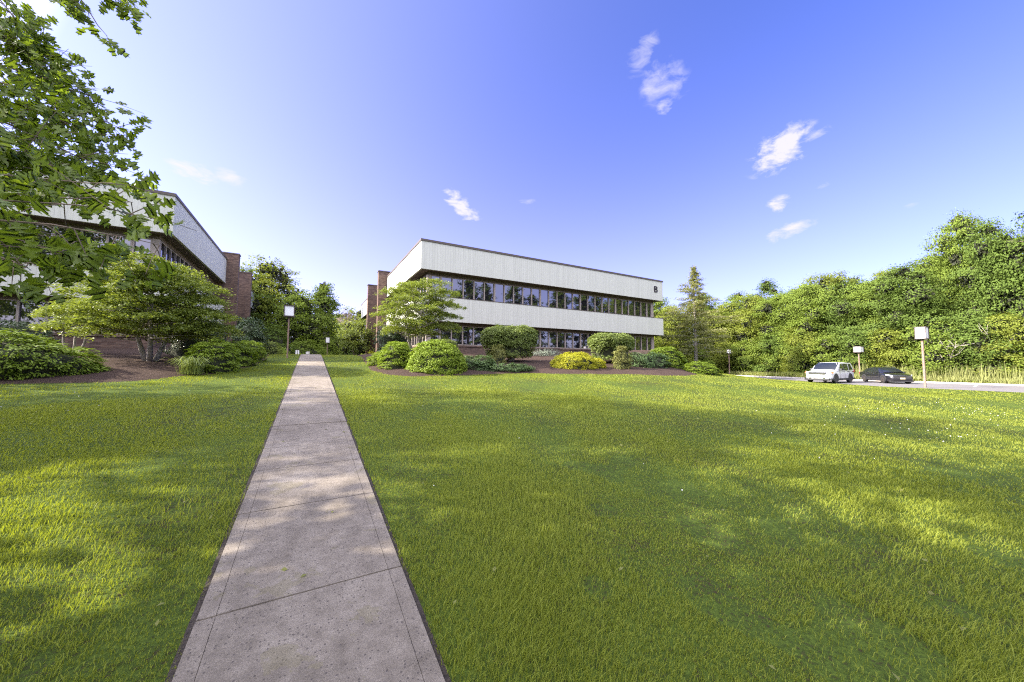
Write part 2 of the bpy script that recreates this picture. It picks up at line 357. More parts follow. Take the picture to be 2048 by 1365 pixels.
# beds
BED_A = [(-34,13.2),(-8,13.2),(-6.34,13.3),(-4.7,13.3),(-3.9,13.65),(-3.4,14.6),(-2.8,14.9),(-2.15,17),(-1.95,19.5),(-1.9,22),(-2.1,26),(-2.3,40),(-34,40)]
BED_B = [(2.9,40),(2.8,24),(2.4,19),(2.25,15.9),(2.6,14.3),(3.4,13.6),(5.8,13.8),(7.4,14.15),(9.1,14.25),(10.8,13.8),(12.6,13.5),(14.8,13.2),(16.2,12.4),(18,12.4),(20,13),(23,15),(28,18.5),(34,22.5),(38,28),(38,40)]
def sdist(poly, X, Y):
    P = np.array(poly, float); n = len(P); d = np.full(X.shape, 1e9); ins = np.zeros(X.shape, bool)
    for i in range(n):
        a = P[i]; b = P[(i+1) % n]; e = b-a
        wx = X-a[0]; wy = Y-a[1]; t = np.clip((wx*e[0]+wy*e[1])/(e@e), 0, 1)
        d = np.minimum(d, (wx-t*e[0])**2+(wy-t*e[1])**2)
        c = ((a[1] > Y) != (b[1] > Y)) & (X < (b[0]-a[0])*(Y-a[1])/((b[1]-a[1]) or 1e-9)+a[0]); ins ^= c
    d = np.sqrt(d); return np.where(ins, d, -d)
def bedz(poly, X, Y, berm):
    s = sdist(poly, X, Y)
    m_ = np.where(s < 0, .3*s, .24*(1-np.exp(-np.maximum(s, 0)/1.1)))
    if berm: m_ = m_+np.where(s > 0, 1.0*np.exp(-((X-25)**2/50+(Y-19.5)**2/12))*np.clip(s/3, 0, 1), 0)
    return H(X, Y)+m_+.012*np.sin(X*7.1+Y*3)*np.sin(Y*6.3)*(s > 0)
def make_bed(poly, x0, x1, y0, y1, st, berm):
    X1 = np.arange(x0, x1, st); Y1 = np.arange(y0, y1, st)
    V, F = grid(X1, Y1, lambda X, Y: bedz(poly, X, Y, berm))
    s = sdist(poly, V[:, 0], V[:, 1]); keep = (s[F] > -.45).any(1)
    o = link('mulch_bed', arr_mesh('mulch_bed', V, F[keep], smooth=True), M['mulch']); return tag(o, kind='structure')
make_bed(BED_A, -20, -1.2, 12.6, 27, .13, False)
make_bed(BED_B, 1.8, 39, 11.8, 27, .15, True)
def zA(x, y): return float(bedz(BED_A, np.array([x]), np.array([y]), False)[0])
def zB(x, y): return float(bedz(BED_B, np.array([x]), np.array([y]), True)[0])

# path : slabs
pb = MB(); yy_ = [-6.2, -4.9, -3.6, -2.3, -1.05, .1, 1.3, 2.6, 3.87, 4.93, 5.78]
while yy_[-1] < 44: yy_.append(yy_[-1]+1.22)
gg = rs(5); PX0, PX1 = -.49, .60
for a, b_ in zip(yy_[:-1], yy_[1:]):
    n = 3; j = gg.uniform(-.003, .003)
    for k in range(n):
        ya = a+.008+(b_-a-.016)*k/n; yb = a+.008+(b_-a-.016)*(k+1)/n
        for (xa, xb, dz) in ((PX0, PX0+.085, -.002), (PX0+.088, PX1-.088, 0), (PX1-.085, PX1, -.002)):
            za, zb = h(0, ya)+.032+j+dz, h(0, yb)+.032+j+dz
            pb.add([(xa,ya,za-.12),(xb,ya,za-.12),(xb,yb,zb-.12),(xa,yb,zb-.12),(xa,ya,za),(xb,ya,za),(xb,yb,zb),(xa,yb,zb)], [(4,5,6,7),(0,1,5,4),(1,2,6,5),(2,3,7,6),(3,0,4,7)])
    za, zb = h(0, a)+.022, h(0, b_)+.022
    pb.add([(PX0+.01,a,za),(PX1-.01,a,za),(PX1-.01,b_,zb),(PX0+.01,b_,zb)], [(0,1,2,3)])
tag(pb.build('path', M['concrete']), kind='structure')
sb = MB()
ysn = np.arange(-6, 40, 1.)
for xa, xb in ((PX0-.035, PX0+.02), (PX1-.02, PX1+.035)):
    for a in ysn: sb.add([(xa,a,h(0,a)+.007),(xb,a,h(0,a)+.007),(xb,a+1,h(0,a+1)+.007),(xa,a+1,h(0,a+1)+.007)], [(0,1,2,3)])
tag(sb.build('soil_edge', M['soil']), kind='structure')

# driveway and kerb
KERB = [(49.6,-60),(49.6,0),(49.7,7),(49.5,12),(49.4,16),(49.7,20),(50.8,25),(52.6,30),(55.5,35),(60,41),(70,50)]
ab = MB(); 
def kx(y):
    for (xa, ya), (xb, yb) in zip(KERB[:-1], KERB[1:]):
        if ya <= y <= yb: return xa+(xb-xa)*(y-ya)/(yb-ya)
    return KERB[-1][0]
dy = np.concatenate([np.arange(-60, 0, 5.), np.arange(0, 50.1, .5)])
nx = [0, .03, .06, .1, .2, .5, 1]
for a, b_ in zip(dy[:-1], dy[1:]):
    ea = 39+.68*max(0, a-10)-1.2; eb = 39+.68*max(0, b_-10)-1.2
    for s0, s1 in zip(nx[:-1], nx[1:]):
        P = []
        for (s, y, e) in ((s0, a, ea), (s1, a, ea), (s1, b_, eb), (s0, b_, eb)):
            x = min(e+(max(kx(y), e+.3)-e)*s, 1e9); P.append((x, y, max(h(x, y), 0)+.006))
        ab.add(P, [(0,1,2,3)])
tag(ab.build('driveway', M['asphalt']), kind='structure')
kb = MB(); kp = [(kx(y), y) for y in np.arange(-60, 50.1, 2.)]
for (xa, ya), (xb, yb) in zip(kp[:-1], kp[1:]):
    kb.add([(xa,ya,-.1),(xb,yb,-.1),(xb,yb,.13),(xa,ya,.13),(xa+.45,ya,-.1),(xb+.45,yb,-.1),(xb+.45,yb,.13),(xa+.45,ya,.13)], [(3,2,1,0),(3,7,6,2),(7,4,5,6)])
tag(kb.build('kerb', M['kerb']), kind='structure')
mk = MB()
for (x, y, a, l) in ((43, 3.4, .1, 4.2), (44.5, 6.4, .1, 4.2), (43.5, 0.6, .1, 4.2)):
    ca, sa = math.cos(a), math.sin(a)
    mk.add([(x, y, .011), (x+l*ca, y+l*sa, .011), (x+l*ca-.1*sa, y+l*sa+.1*ca, .011), (x-.1*sa, y+.1*ca, .011)], [(0,1,2,3)])
tag(mk.build('parking_line', M['paint']), kind='structure')

# ------------------------------------------------------------------ grass
def grass():
    g = rs(11); VV = []; FF = []; RR = []; base = 0
    bands = [(1.3, 2.6, 11000, .038, .0032), (2.6, 4.2, 7500, .037, .0038), (4.2, 7, 4200, .036, .0055), (7, 11, 1900, .034, .009), (11, 17, 800, .033, .015), (17, 28, 260, .033, .028), (28, 46, 60, .036, .055)]
    a0, a1 = yaw-R(60), yaw+R(62)
    for r0, r1, dens, hgt, wd in bands:
        n = int(dens*(r1*r1-r0*r0)*(a1-a0)/2); r = np.sqrt(g.uniform(r0*r0, r1*r1, n)); a = g.uniform(a0, a1, n)
        x = r*np.sin(a); y = r*np.cos(a)
        P0 = np.stack([x, y, 0*x], 1)
        eg = .012*np.sin(y*9)+.014*np.sin(y*3.3+1)+g.normal(0, .006, n)
        k = ~((x > PX0-.022+eg) & (x < PX1+.022+eg) & (y < 44))
        k &= (sdist(BED_A, x, y) < .06) & (sdist(BED_B, x, y) < .06)
        k &= x < 39+.68*np.maximum(0, y-10)-1.1
        k &= ~((y > 26) & ((x < -3) | (x > 4)) & (x < 36))
        dn = nz(P0, 1.3, 3)+.6*nz(P0, 4.5, 4)                        # thin and thick patches
        k &= (nz(P0, 2.1, 21)+.7*nz(P0, 6.5, 22) < 1.75+.25*np.sin(x*1.1+y*.6)) | (g.uniform(0, 1, n) < .2)
        k &= g.uniform(0, 1, n) < np.clip(.78+.36*dn, .32, 1)
        x, y, dn = x[k], y[k], dn[k]; n = len(x); P0 = P0[k]
        z = H(x, y)
        cl = nz(P0, 2.2, 7); h_ = hgt*g.uniform(.4, 1.3, n)*np.maximum(.4, 1+.34*cl+.15*dn+.2*nz(P0, 9, 15))*np.where(g.uniform(0, 1, n) < .03, 1.7, 1)
        az = g.uniform(0, 6.283, n); ln = g.uniform(.15, .9, n)*h_
        wa = .8*nz(P0, .7, 8); az = np.where(g.uniform(0, 1, n) < .45, wa*2, az)
        dx, dy_ = np.cos(az)*ln, np.sin(az)*ln
        sa = g.uniform(0, 6.283, n); wx, wy = np.cos(sa)*wd/2*g.uniform(.6, 1.4, n), np.sin(sa)*wd/2*g.uniform(.6, 1.4, n)
        b1 = np.stack([x-wx, y-wy, z-.004], 1); b2 = np.stack([x+wx, y+wy, z-.004], 1)
        m1 = np.stack([x+dx*.35+wx*.8, y+dy_*.35+wy*.8, z+h_*.6], 1); m0 = np.stack([x+dx*.35-wx*.8, y+dy_*.35-wy*.8, z+h_*.6], 1)
        tp = np.stack([x+dx, y+dy_, z+h_*g.uniform(.75, 1.05, n)], 1)
        if r0 < 9:
            V = np.stack([b1, b2, m1, m0, tp], 1).reshape(-1, 3); i = np.arange(n)[:, None]*5+base
            F = np.concatenate([i+[0, 1, 2], i+[0, 2, 3], i+[3, 2, 4]], 1).reshape(-1, 3); rep = 3
        else:
            V = np.stack([b1, b2, tp], 1).reshape(-1, 3); i = np.arange(n)[:, None]*3+base; F = (i+[0, 1, 2]); rep = 1
        base += len(V); VV.append(V); FF.append(F)
        rn = np.clip(g.uniform(0, 1, n)**1.2*.7+.16*nz(P0, .8, 12)+.17*nz(P0, 4.2, 13)+.1*nz(P0, 13, 14)+.1, 0, 1)
        RR.append(np.repeat(rn, rep))
    V = np.concatenate(VV); F = np.concatenate(FF); print('grass blades tris', len(F))
    return tag(link('grass', arr_mesh('grass', V, F, np.concatenate(RR)), M['grassblade']), 'short mown green grass of the lawn', 'grass', kind='stuff')
grass()
# clover flowers on the lawn, right side
g = rs(8); P = []
for cx, cy, sx, sy, n in ((15, 3.6, 3.2, .5, 40), (11.5, 2.4, 1.2, .35, 30), (17.5, 2.6, 1.4, .4, 35), (2.6, 9.5, .8, 1.5, 6), (-4.5, 9.5, 1.6, 1.2, 12), (7, 4, 3, 2, 10)):
    P.append(np.stack([g.normal(cx, sx, n), g.normal(cy, sy, n)], 1))
P = np.concatenate(P); P3 = np.stack([P[:, 0], P[:, 1], H(P[:, 0], P[:, 1])+.065], 1)
P3 = np.repeat(P3, 3, 0); o = cloud_obj('clover_flowers', [leafcloud(g, P3, g.normal(size=P3.shape)+[0, 0, 1], .019, .9)], M['petal'], g=g)
tag(o, 'tiny white clover flowers dotted over the lawn', 'flowers', kind='stuff')

g = rs(9); n = 260; a = g.uniform(yaw-1, yaw+1, n); q = np.sqrt(g.uniform(3, 130, n)); x = q*np.sin(a); y = q*np.cos(a); P3 = np.stack([x, y, H(x, y)+.035], 1)
tag(cloud_obj('fallen_leaves', [leafcloud(g, P3, g.normal(size=P3.shape)*.5+[0, 0, 1], .045, .6)], M['dry'], g=g), 'scattered small brown fallen leaves on the lawn', 'leaves', kind='stuff')

# ------------------------------------------------------------------ office buildings
Z1, Z2, Z3, Z4 = 10.72, 8.50, 6.60, 4.73
def office(name_label, cx, cy, dr, L, s1, letter=False):
    root = empty('office_building', (cx, cy, 0), 0, name_label, 'building')
    def bx(mb, u0, u1, v0, v1, z0, z1): mb.box((dr*u0, v0, z0), (dr*u1, v1, z1))
    st0, st1, v2, v3 = s1, s1+8.4, s1+8.4, s1+21.6
    rc = .73
    for sec, (va, vb) in enumerate(((0, st0), (v2, v3))):
        ub = MB(); bx(ub, 0, L, va, va+.14, Z2, Z1-.16); bx(ub, 0, .14, va+.14, vb, Z2, Z1-.16); bx(ub, L-.14, L, va+.14, vb, Z2, Z1-.16)
        ub.build('upper_siding_band', M['siding'], root)
        cp = MB(); bx(cp, -.05, L+.05, va-.05, va+.22, Z1-.16, Z1); bx(cp, -.05, .22, va+.22, vb, Z1-.16, Z1); bx(cp, L-.22, L+.05, va+.22, vb, Z1-.16, Z1)
        cp.build('roof_coping', M['coping'], root)
        lb = MB(); bx(lb, 0, L, va, va+.14, Z4, Z3-.05); bx(lb, 0, .14, va+.14, vb, Z4, Z3-.05); bx(lb, L-.14, L, va+.14, vb, Z4, Z3-.05)
        lb.build('lower_siding_band', M['siding'], root)
        lc = MB(); bx(lc, -.02, L+.02, va-.02, va+.9, Z3-.05, Z3); bx(lc, -.02, .9, va+.9, vb, Z3-.05, Z3)
        lc.build('band_cap', M['coping'], root)
        sf = MB(); bx(sf, .14, L-.14, va+.14, vb, Z2+.02, Z2+.1); bx(sf, .14, L-.14, va+.14, vb, Z4+.02, Z4+.1)
        sf.build('soffit', M['soffit'], root)
        rf = MB(); bx(rf, .14, L-.14, va+.14, vb, Z1-.5, Z1-.42); rf.build('roof', M['coping'], root)
        # inner walls
        bw = MB(); bx(bw, rc, L-rc, va+rc, va+rc+.2, .8, 2.9); bx(bw, rc, rc+.2, va+rc+.2, vb, .8, 2.9)
        bw.build('brick_base', M['brick'], root)
        sl = MB(); bx(sl, rc-.07, L-rc+.07, va+rc-.07, va+rc+.2, 2.9, 3.02); bx(sl, rc-.07, rc+.2, va+rc+.2, vb, 2.9, 3.02)
        sl.build('brick_sill', M['brick'], root)
        hd = MB()
        for z0, z1 in ((Z2-.22, Z2+.02), (Z4-.2, Z4+.02)):
            bx(hd, rc-.03, L-rc+.03, va+rc-.03, va+rc+.15, z0, z1); bx(hd, rc-.03, rc+.15, va+rc+.15, vb, z0, z1)
        hd.build('window_head', M['frame_dark'], root)
        for z0, z1 in ((3.02, Z4-.2), (Z3, Z2-.22)):
            for ua, ub2 in ((rc-.04, rc+.24), (L-rc-.28, L-rc+.04)):
                co = MB(); bx(co, ua, ub2, va+rc-.04, va+rc+.24, z0, z1); co.build('corner_post', M['frame'], root)
        # bays on the front (only for the front section) and along the side
        runs = []
        if sec == 0:
            e = [rc+.24, 1.74, 6.36, 10.94, 15.56, 20.2, 24.86, L-rc-.28] if L > 20 else None
            if e:
                for a, b_ in zip(e[:-1], e[1:]): runs.append(('f', a, b_, max(1, round((b_-a)/.92))))
        nb = 3; s0 = va+rc+.24
        for k in range(nb): runs.append(('s', s0+(vb-s0)*k/nb, s0+(vb-s0)*(k+1)/nb, 5))
        for z0, z1 in ((3.02, Z4-.2), (Z3, Z2-.22)):
            for ax, a, b_, npn in runs:
                fm = MB(); gl = MB()
                def put(mb, p0, p1, q0, q1, za, zb):
                    if ax == 'f': bx(mb, p0, p1, va+rc+q0, va+rc+q1, za, zb)
                    else: bx(mb, rc+q0, rc+q1, p0, p1, za, zb)
                put(fm, a, b_, -.01, .1, z0, z0+.06); put(fm, a, b_, -.01, .1, z1-.05, z1)
                for k in range(npn+1):
                    p = a+(b_-a)*k/npn; hw = .045
                    p0 = max(a+.002, p-hw) if k else a+.004; p1 = p+hw if 0 < k < npn else (a+.075 if k == 0 else b_-.004)
                    if k == npn: p0 = b_-.075
                    put(fm, p0, p1, -.03, .1, z0+.06, z1-.05)
                f_ = fm.build('window', M['frame'], root)
                for k in range(npn):
                    pa = a+(b_-a)*k/npn+.02; pb_ = a+(b_-a)*(k+1)/npn-.02
                    put(gl, pa, pb_, .05+.004*(k % 2), .08, z0+.03, z1-.03)
                gl.build('glass', M['glass'], f_)
    # masonry stair fins and recessed entry
    for v0 in (st0, st1-.7):
        pl = MB(); bx(pl, -.85, 2.2, v0+.01, v0+.69, .6, 11.15); pl.build('brick_pier', M['brick'], root)
        pc = MB(); bx(pc, -.9, 2.25, v0-.04, v0+.74, 11.15, 11.25); pc.build('pier_cap', M['coping'], root)
    en = MB(); bx(en, 1.6, 1.9, st0+.69, st1-.7, .6, 10.6); en.build('entry_wall', M['brick'], root)
    ed = MB(); bx(ed, 1.5, 1.58, st0+2.2, st1-2.2, 1.2, 9.6); ed.build('entry_glazing', M['glass'], root)
    bk = MB(); bx(bk, L-1.2, L-1.0, rc+.3, v3-.1, .8, Z2); bk.build('rear_wall', M['brick'], root)
    if letter:
        lt = MB(); H0 = .66; W0 = .56; st = .135; X0 = 25.18; z0 = 9.36-.02; y0, y1 = -.05, .0
        lt.box((X0, y0, z0), (X0+st, y1, z0+H0))
        def bowl(za, zb, wo):
            n = 12; r = (zb-za)/2; cz = (za+zb)/2; Vo = [(X0+st, za)]; Vi = [(X0+st, za+st*.78)]
            xc = X0+wo-r; ri = r-st*.78
            for k in range(n+1):
                a = -math.pi/2+math.pi*k/n
                Vo.append((xc+r*math.cos(a), cz+r*math.sin(a))); Vi.append((xc+max(r-st, .03)*math.cos(a), cz+ri*math.sin(a)))
            Vo.append((X0+st, zb)); Vi.append((X0+st, zb-st*.78))
            for k in range(len(Vo)-1):
                P = [Vo[k], Vo[k+1], Vi[k+1], Vi[k]]
                lt.add([(p[0], y0, p[1]) for p in P]+[(p[0], y1, p[1]) for p in P], [(0,1,2,3),(7,6,5,4),(0,4,5,1),(3,2,6,7)])
        bowl(z0, z0+.36, W0); bowl(z0+.33, z0+H0, W0-.04)
        lt.build('letter', M['sign'], root)
    return root
office('white and brown two storey office building with letter B, right of the path', 6.8, 25.51, 1, 26.59, 13.28, True)
office('two storey office building left of the path behind the oak leaves', -6.66, 25.36, -1, 26.59, 13.79)

# ------------------------------------------------------------------ lamps
def lamp(x, y, z, hp, label, b=.22, hb=.6, rz=.02, grp='box lamps on wooden posts'):
    r = empty('post_lamp', (x, y, z), rz, label, 'lamp', grp)
    w_ = .016*hp
    MB().box((-w_, -w_, -.3), (w_, w_, hp)).build('post', M['post'], r, bevel=.012)
    f = MB()
    for sx in (-1, 1):
        for sy in (-1, 1): f.box((sx*b-.018, sy*b-.018, hp+.05), (sx*b+.018, sy*b+.018, hp+.05+hb))
    f.box((-b-.03, -b-.03, hp), (b+.03, b+.03, hp+.05)); f.box((-b-.035, -b-.035, hp+.05+hb), (b+.035, b+.035, hp+.09+hb))
    f.box((-.1, -.1, hp-.06), (.1, .1, hp-.002))
    f.build('lamp_frame', M['lampframe'], r)
    MB().box((-b+.01, -b+.01, hp+.055), (b-.01, b-.01, hp+.045+hb)).build('lamp_shade', M['acrylic'], r)
    return r
lamp(-1.06, 22.6, h(-1.06, 22.6), 2.22, 'tall box lamp on a brown post left of the path, nearest of the path lamps', .225, .52, .06)
lamp(1.75, 47.5, 1.55, 2.35, 'white box lamp on a pale post just right of the far path end', .2, .62)
lamp(4.2, 74, 1.5, 2.35, 'smallest farthest box lamp beyond the path lamp, before the dark hedge', .26, .65)
lamp(39.2, 7.9, 0, 3.55, 'large box lamp on a reddish post before the driveway, right of the black car', .27, .82, -.08)
lamp(50.9, 14.84, 0.1, 2.85, 'box lamp on a dark post behind the gap between the white and the black car', .3, .56, -.1)
lamp(52.1, 29.05, 0, 3.15, 'distant box lamp at the far kerb, left of the white car', .2, .5)
for x, y, z, lb in ((-.93, 34, h(0, 34), 'low white bollard light left of the path end'), (-.2, 38, h(0, 38)+.18, 'low white bollard light just behind the crest of the path')):
    r = empty('bollard_light', (x, y, z), .3, lb, 'bollard light', 'low bollard lights at the path end')
    t_ = .62+1.65-CAM_H
    MB().box((-.07, -.07, -.2), (.07, .07, .22)).build('post', M['post'], r)
    MB().box((-.12, -.12, .22), (.12, .12, .6)).build('lamp_shade', M['acrylic'], r)
    f = MB(); f.box((-.14, -.14, .6), (.14, .14, .63)); f.box((-.015, -.135, .22), (.015, -.121, .6)); f.build('lamp_frame', M['lampframe'], r)

# ------------------------------------------------------------------ cars
def paint(name, col, flake=.0):
    m, t, b = mat(name); setp(b, col, .28, 0, .5); b.inputs['Coat Weight'].default_value = 1; b.inputs['Coat Roughness'].default_value = .04
    return m
M['car_white'] = paint('white_car_paint', (.72, .72, .74)); M['car_black'] = paint('black_car_paint', (.012, .012, .016))
M['car_glass'] = simple('car_glass', (.015, .018, .022), .04, .05, 2, spec=1); M['rubber'] = simple('rubber', (.02, .02, .02), .85, .2, 8)
M['plastic'] = simple('dark_plastic', (.035, .035, .038), .6, .15, 8); M['alloy'] = simple('alloy', (.55, .55, .57), .25, .06, 4, metal=1)
M['alloy_dark'] = simple('dark_alloy', (.2, .17, .16), .35, .1, 4, metal=.8); M['lens'] = simple('headlight_lens', (.55, .56, .6), .08, .1, 4, spec=1)
M['amber'] = simple('amber_lens', (.7, .16, .06), .2, .1, 4); M['chrome'] = simple('chrome', (.7, .7, .72), .12, .04, 3, metal=1)
M['plate'] = simple('plate', (.7, .62, .38), .5, .1, 4); M['plate_white'] = simple('plate_white', (.72, .72, .68), .5, .1, 4)
def interp(st, x):
    for a, b in zip(st[:-1], st[1:]):
        if a[0] <= x <= b[0]:
            t = (x-a[0])/(b[0]-a[0]); return [p+(q-p)*t for p, q in zip(a, b)]
    return list(st[0] if x < st[0][0] else st[-1])
def car(name, label, cat, x, y, z, head, S):
    r = empty(name, (x, y, z), head, label, cat)
    # body loft: stations (x, zlow, zbelt, halfwidth)
    mb = MB(); st = S['body']; rings = []
    n = 26; xsn = [st[0][0]+(st[-1][0]-st[0][0])*(.5-.5*math.cos(math.pi*k/n)) for k in range(n+1)]
    for xx in xsn:
        _, zl, zb, w_ = interp(st, xx)
        zm = zl+(zb-zl)*.55
        half = [(w_*.9, zl), (w_*.975, zl+.06), (w_, zm), (w_*.985, zb-.13), (w_*.93, zb-.04), (w_*.8, zb), (w_*.4, zb+.022), (0, zb+.03)]
        rings.append([(xx, p[0], p[1]) for p in half]+[(xx, -p[0], p[1]) for p in half[-2::-1]])
    k = len(rings[0]); V = [p for q in rings for p in q]; F = []
    for i in range(len(rings)-1):
        for j in range(k-1): F.append((i*k+j, i*k+j+1, (i+1)*k+j+1, (i+1)*k+j))
        F.append((i*k+k-1, i*k, (i+1)*k, (i+1)*k+k-1))
    F.append(tuple(range(k))[::-1]); F.append(tuple((len(rings)-1)*k+j for j in range(k)))
    mb.add(V, F); body = mb.build('body', M[S['paint']], r, sharp=38)
    # cabin: bottom rail and top rail stations
    c0, t0, t1, c1 = S['cab']      # x of: rear base, rear top, front top, front base
    zb, zt, wb, wt = S['cabz']
    cb = MB(); P = []
    prof = [(c1, zb, wb*.9), ((c1*.45+t1*.55), zb+(zt-zb)*.6, wb*.5+wt*.5-.01), (t1, zt-.05, wt*.98), ((t0+t1)/2+.1, zt, wt), (t0, zt-.045, wt*.97), ((c0*.5+t0*.5), zb+(zt-zb)*.55, wb*.5+wt*.5-.03), (c0, zb, wb*.9)]
    V = []; 
    for px_, pz, pw in prof: V += [(px_, pw, pz-.03), (px_, pw*.85, pz+.012), (px_, 0, pz+.03), (px_, -pw*.85, pz+.012), (px_, -pw, pz-.03)]
    F = []
    for i in range(len(prof)-1):
        for j in range(4): F.append((i*5+j, (i+1)*5+j, (i+1)*5+j+1, i*5+j+1))
    # side walls down to belt
    for s_ in (0, 4):
        b0 = len(V)
        for i, (px_, pz, pw) in enumerate(prof): V.append((px_, (wb if s_ == 0 else -wb), zb-.05))
        for i in range(len(prof)-1):
            q = (i*5+s_, b0+i, b0+i+1, (i+1)*5+s_); F.append(q if s_ == 0 else q[::-1])
    cb.add(V, F); cb.build('roof', M[S['paint']], r, sharp=40)
    # glazing: panels slightly proud
    def panel(nm, pts, off, thick=.012, m='car_glass', parent=r):
        n_ = Vector(off); q = MB(); b = [Vector(p)+n_ for p in pts]; c = [p-n_.normalized()*thick for p in b]; k = len(b)
        q.add([tuple(p) for p in b+c], [tuple(range(k)), tuple(range(k, 2*k))[::-1]]+[(i, i+k, (i+1) % k+k, (i+1) % k) for i in range(k)])
        return q.build(nm, M[m], parent)
    def lerp(a, b, t): return tuple(p+(q-p)*t for p, q in zip(a, b))
    A0 = prof[0]; A2 = prof[2]; nrm = Vector((A0[1]-A2[1], 0, A0[0]-A2[0])).normalized()
    nrm = Vector((abs(nrm.x), 0, abs(nrm.z)))
    mid = prof[1]
    for seg, (pa, pb_) in enumerate(((prof[0], prof[1]), (prof[1], prof[2]))): pass
    ws = MB(); off = nrm*.035
    rows = [lerp(prof[0], prof[1], .12), prof[1], lerp(prof[1], prof[2], .86)]
    V = []; 
    for px_, pz, pw in rows:
        for f_ in (-.93, -.5, 0, .5, .93): V.append((px_+off.x, pw*f_, pz+off.z+(.012 if abs(f_) < .6 else -.012)))
    F = [(i*5+j, (i+1)*5+j, (i+1)*5+j+1, i*5+j+1)[::-1] for i in range(2) for j in range(4)]
    ws.add(V, F); ws.build('windscreen', M['car_glass'], r, smooth=True)
    rows = [lerp(prof[6], prof[5], .25), prof[5], lerp(prof[5], prof[4], .8)]; V = []
    for px_, pz, pw in rows:
        for f_ in (-.9, 0, .9): V.append((px_-.03, pw*f_, pz+.045))
    rwn = MB(); rwn.add(V, [(i*3+j, i*3+j+1, (i+1)*3+j+1, (i+1)*3+j) for i in range(2) for j in range(2)]); rwn.build('rear_window', M['car_glass'], r)
    for s_ in (1, -1):
        for poly in S['sidewin']:
            pts = []
            for (px_, f_) in poly:
                zz = zb-.02+(zt-zb-.05)*f_; ww = wb+(wt*.985-wb)*max(f_, 0); pts.append((px_, s_*ww, zz))
            if s_ < 0: pts = pts[::-1]
            panel('side_window', pts, (0, s_*.02, .006))
    # wheels
    for wx in S['axles']:
        for s_ in (1, -1):
            rr = S['wr']; wy = s_*(S['track'])
            q = MB(); segn = 28
            prof_w = [(rr*.62, -.105), (rr*.93, -.11), (rr, -.08), (rr, .08), (rr*.93, .11), (rr*.62, .105)]
            V = []
            for a in range(segn):
                for (pr, py) in prof_w: V.append((wx+pr*math.cos(2*math.pi*a/segn), wy+py*s_, rr+pr*math.sin(2*math.pi*a/segn)))
            F = [(a*6+j, a*6+j+1, ((a+1) % segn)*6+j+1, ((a+1) % segn)*6+j) for a in range(segn) for j in range(5)]
            q.add(V, F); wh = q.build('wheel', M['rubber'], r, sharp=35)
            q = MB(); V = [(wx, wy+.07*s_, rr)]
            for a in range(segn): V.append((wx+rr*.66*math.cos(2*math.pi*a/segn), wy+.055*s_, rr+rr*.66*math.sin(2*math.pi*a/segn)))
            q.add(V, [(0, 1+a, 1+(a+1) % segn) for a in range(segn)]); q.build('hub', M['plastic'], wh)
            q = MB()
            for a in range(5):
                an = 2*math.pi*a/5+.3; c_, s2 = math.cos(an), math.sin(an); px, pz = -s2, c_; wd = .05
                V = [(wx+c_*t*rr+px*w2, wy+d_*s_, rr+s2*t*rr+pz*w2) for d_ in (.075, .105) for (t, w2) in ((.05, -wd), (.05, wd), (.64, wd*.9), (.64, -wd*.9))]
                q.add(V, [(0,1,2,3),(7,6,5,4),(0,4,5,1),(1,5,6,2),(2,6,7,3),(3,7,4,0)])
            V = []
            for a in range(segn):
                for pr, d_ in ((.6, .09), (.68, .09), (.68, .11), (.6, .11)): V.append((wx+pr*rr*math.cos(2*math.pi*a/segn), wy+d_*s_, rr+pr*rr*math.sin(2*math.pi*a/segn)))
            q.add(V, [(a*4+j, a*4+(j+1) % 4, ((a+1) % segn)*4+(j+1) % 4, ((a+1) % segn)*4+j) for a in range(segn) for j in range(4)])
            q.build('rim', M[S['rim']], wh)
            # dark wheel arch
            q = MB(); V = [(wx, s_*(S['aw']), rr*1.05)]; ra = rr*1.2
            for a in range(segn): 
                V.append((wx+ra*math.cos(2*math.pi*a/segn), s_*(S['aw']+.004), max(rr*1.05+ra*math.sin(2*math.pi*a/segn), .2)))
            V2 = [(p[0], p[1]-.05*s_, p[2]) for p in V]; k2 = len(V)
            q.add(V+V2, [(0, 1+a, 1+(a+1) % segn) for a in range(segn)]+[(1+a, k2+1+a, k2+1+(a+1) % segn, 1+(a+1) % segn) for a in range(segn)])
            q.build('wheel_arch', M['plastic'], r)
    S['extra'](r, panel, MB)
    return r
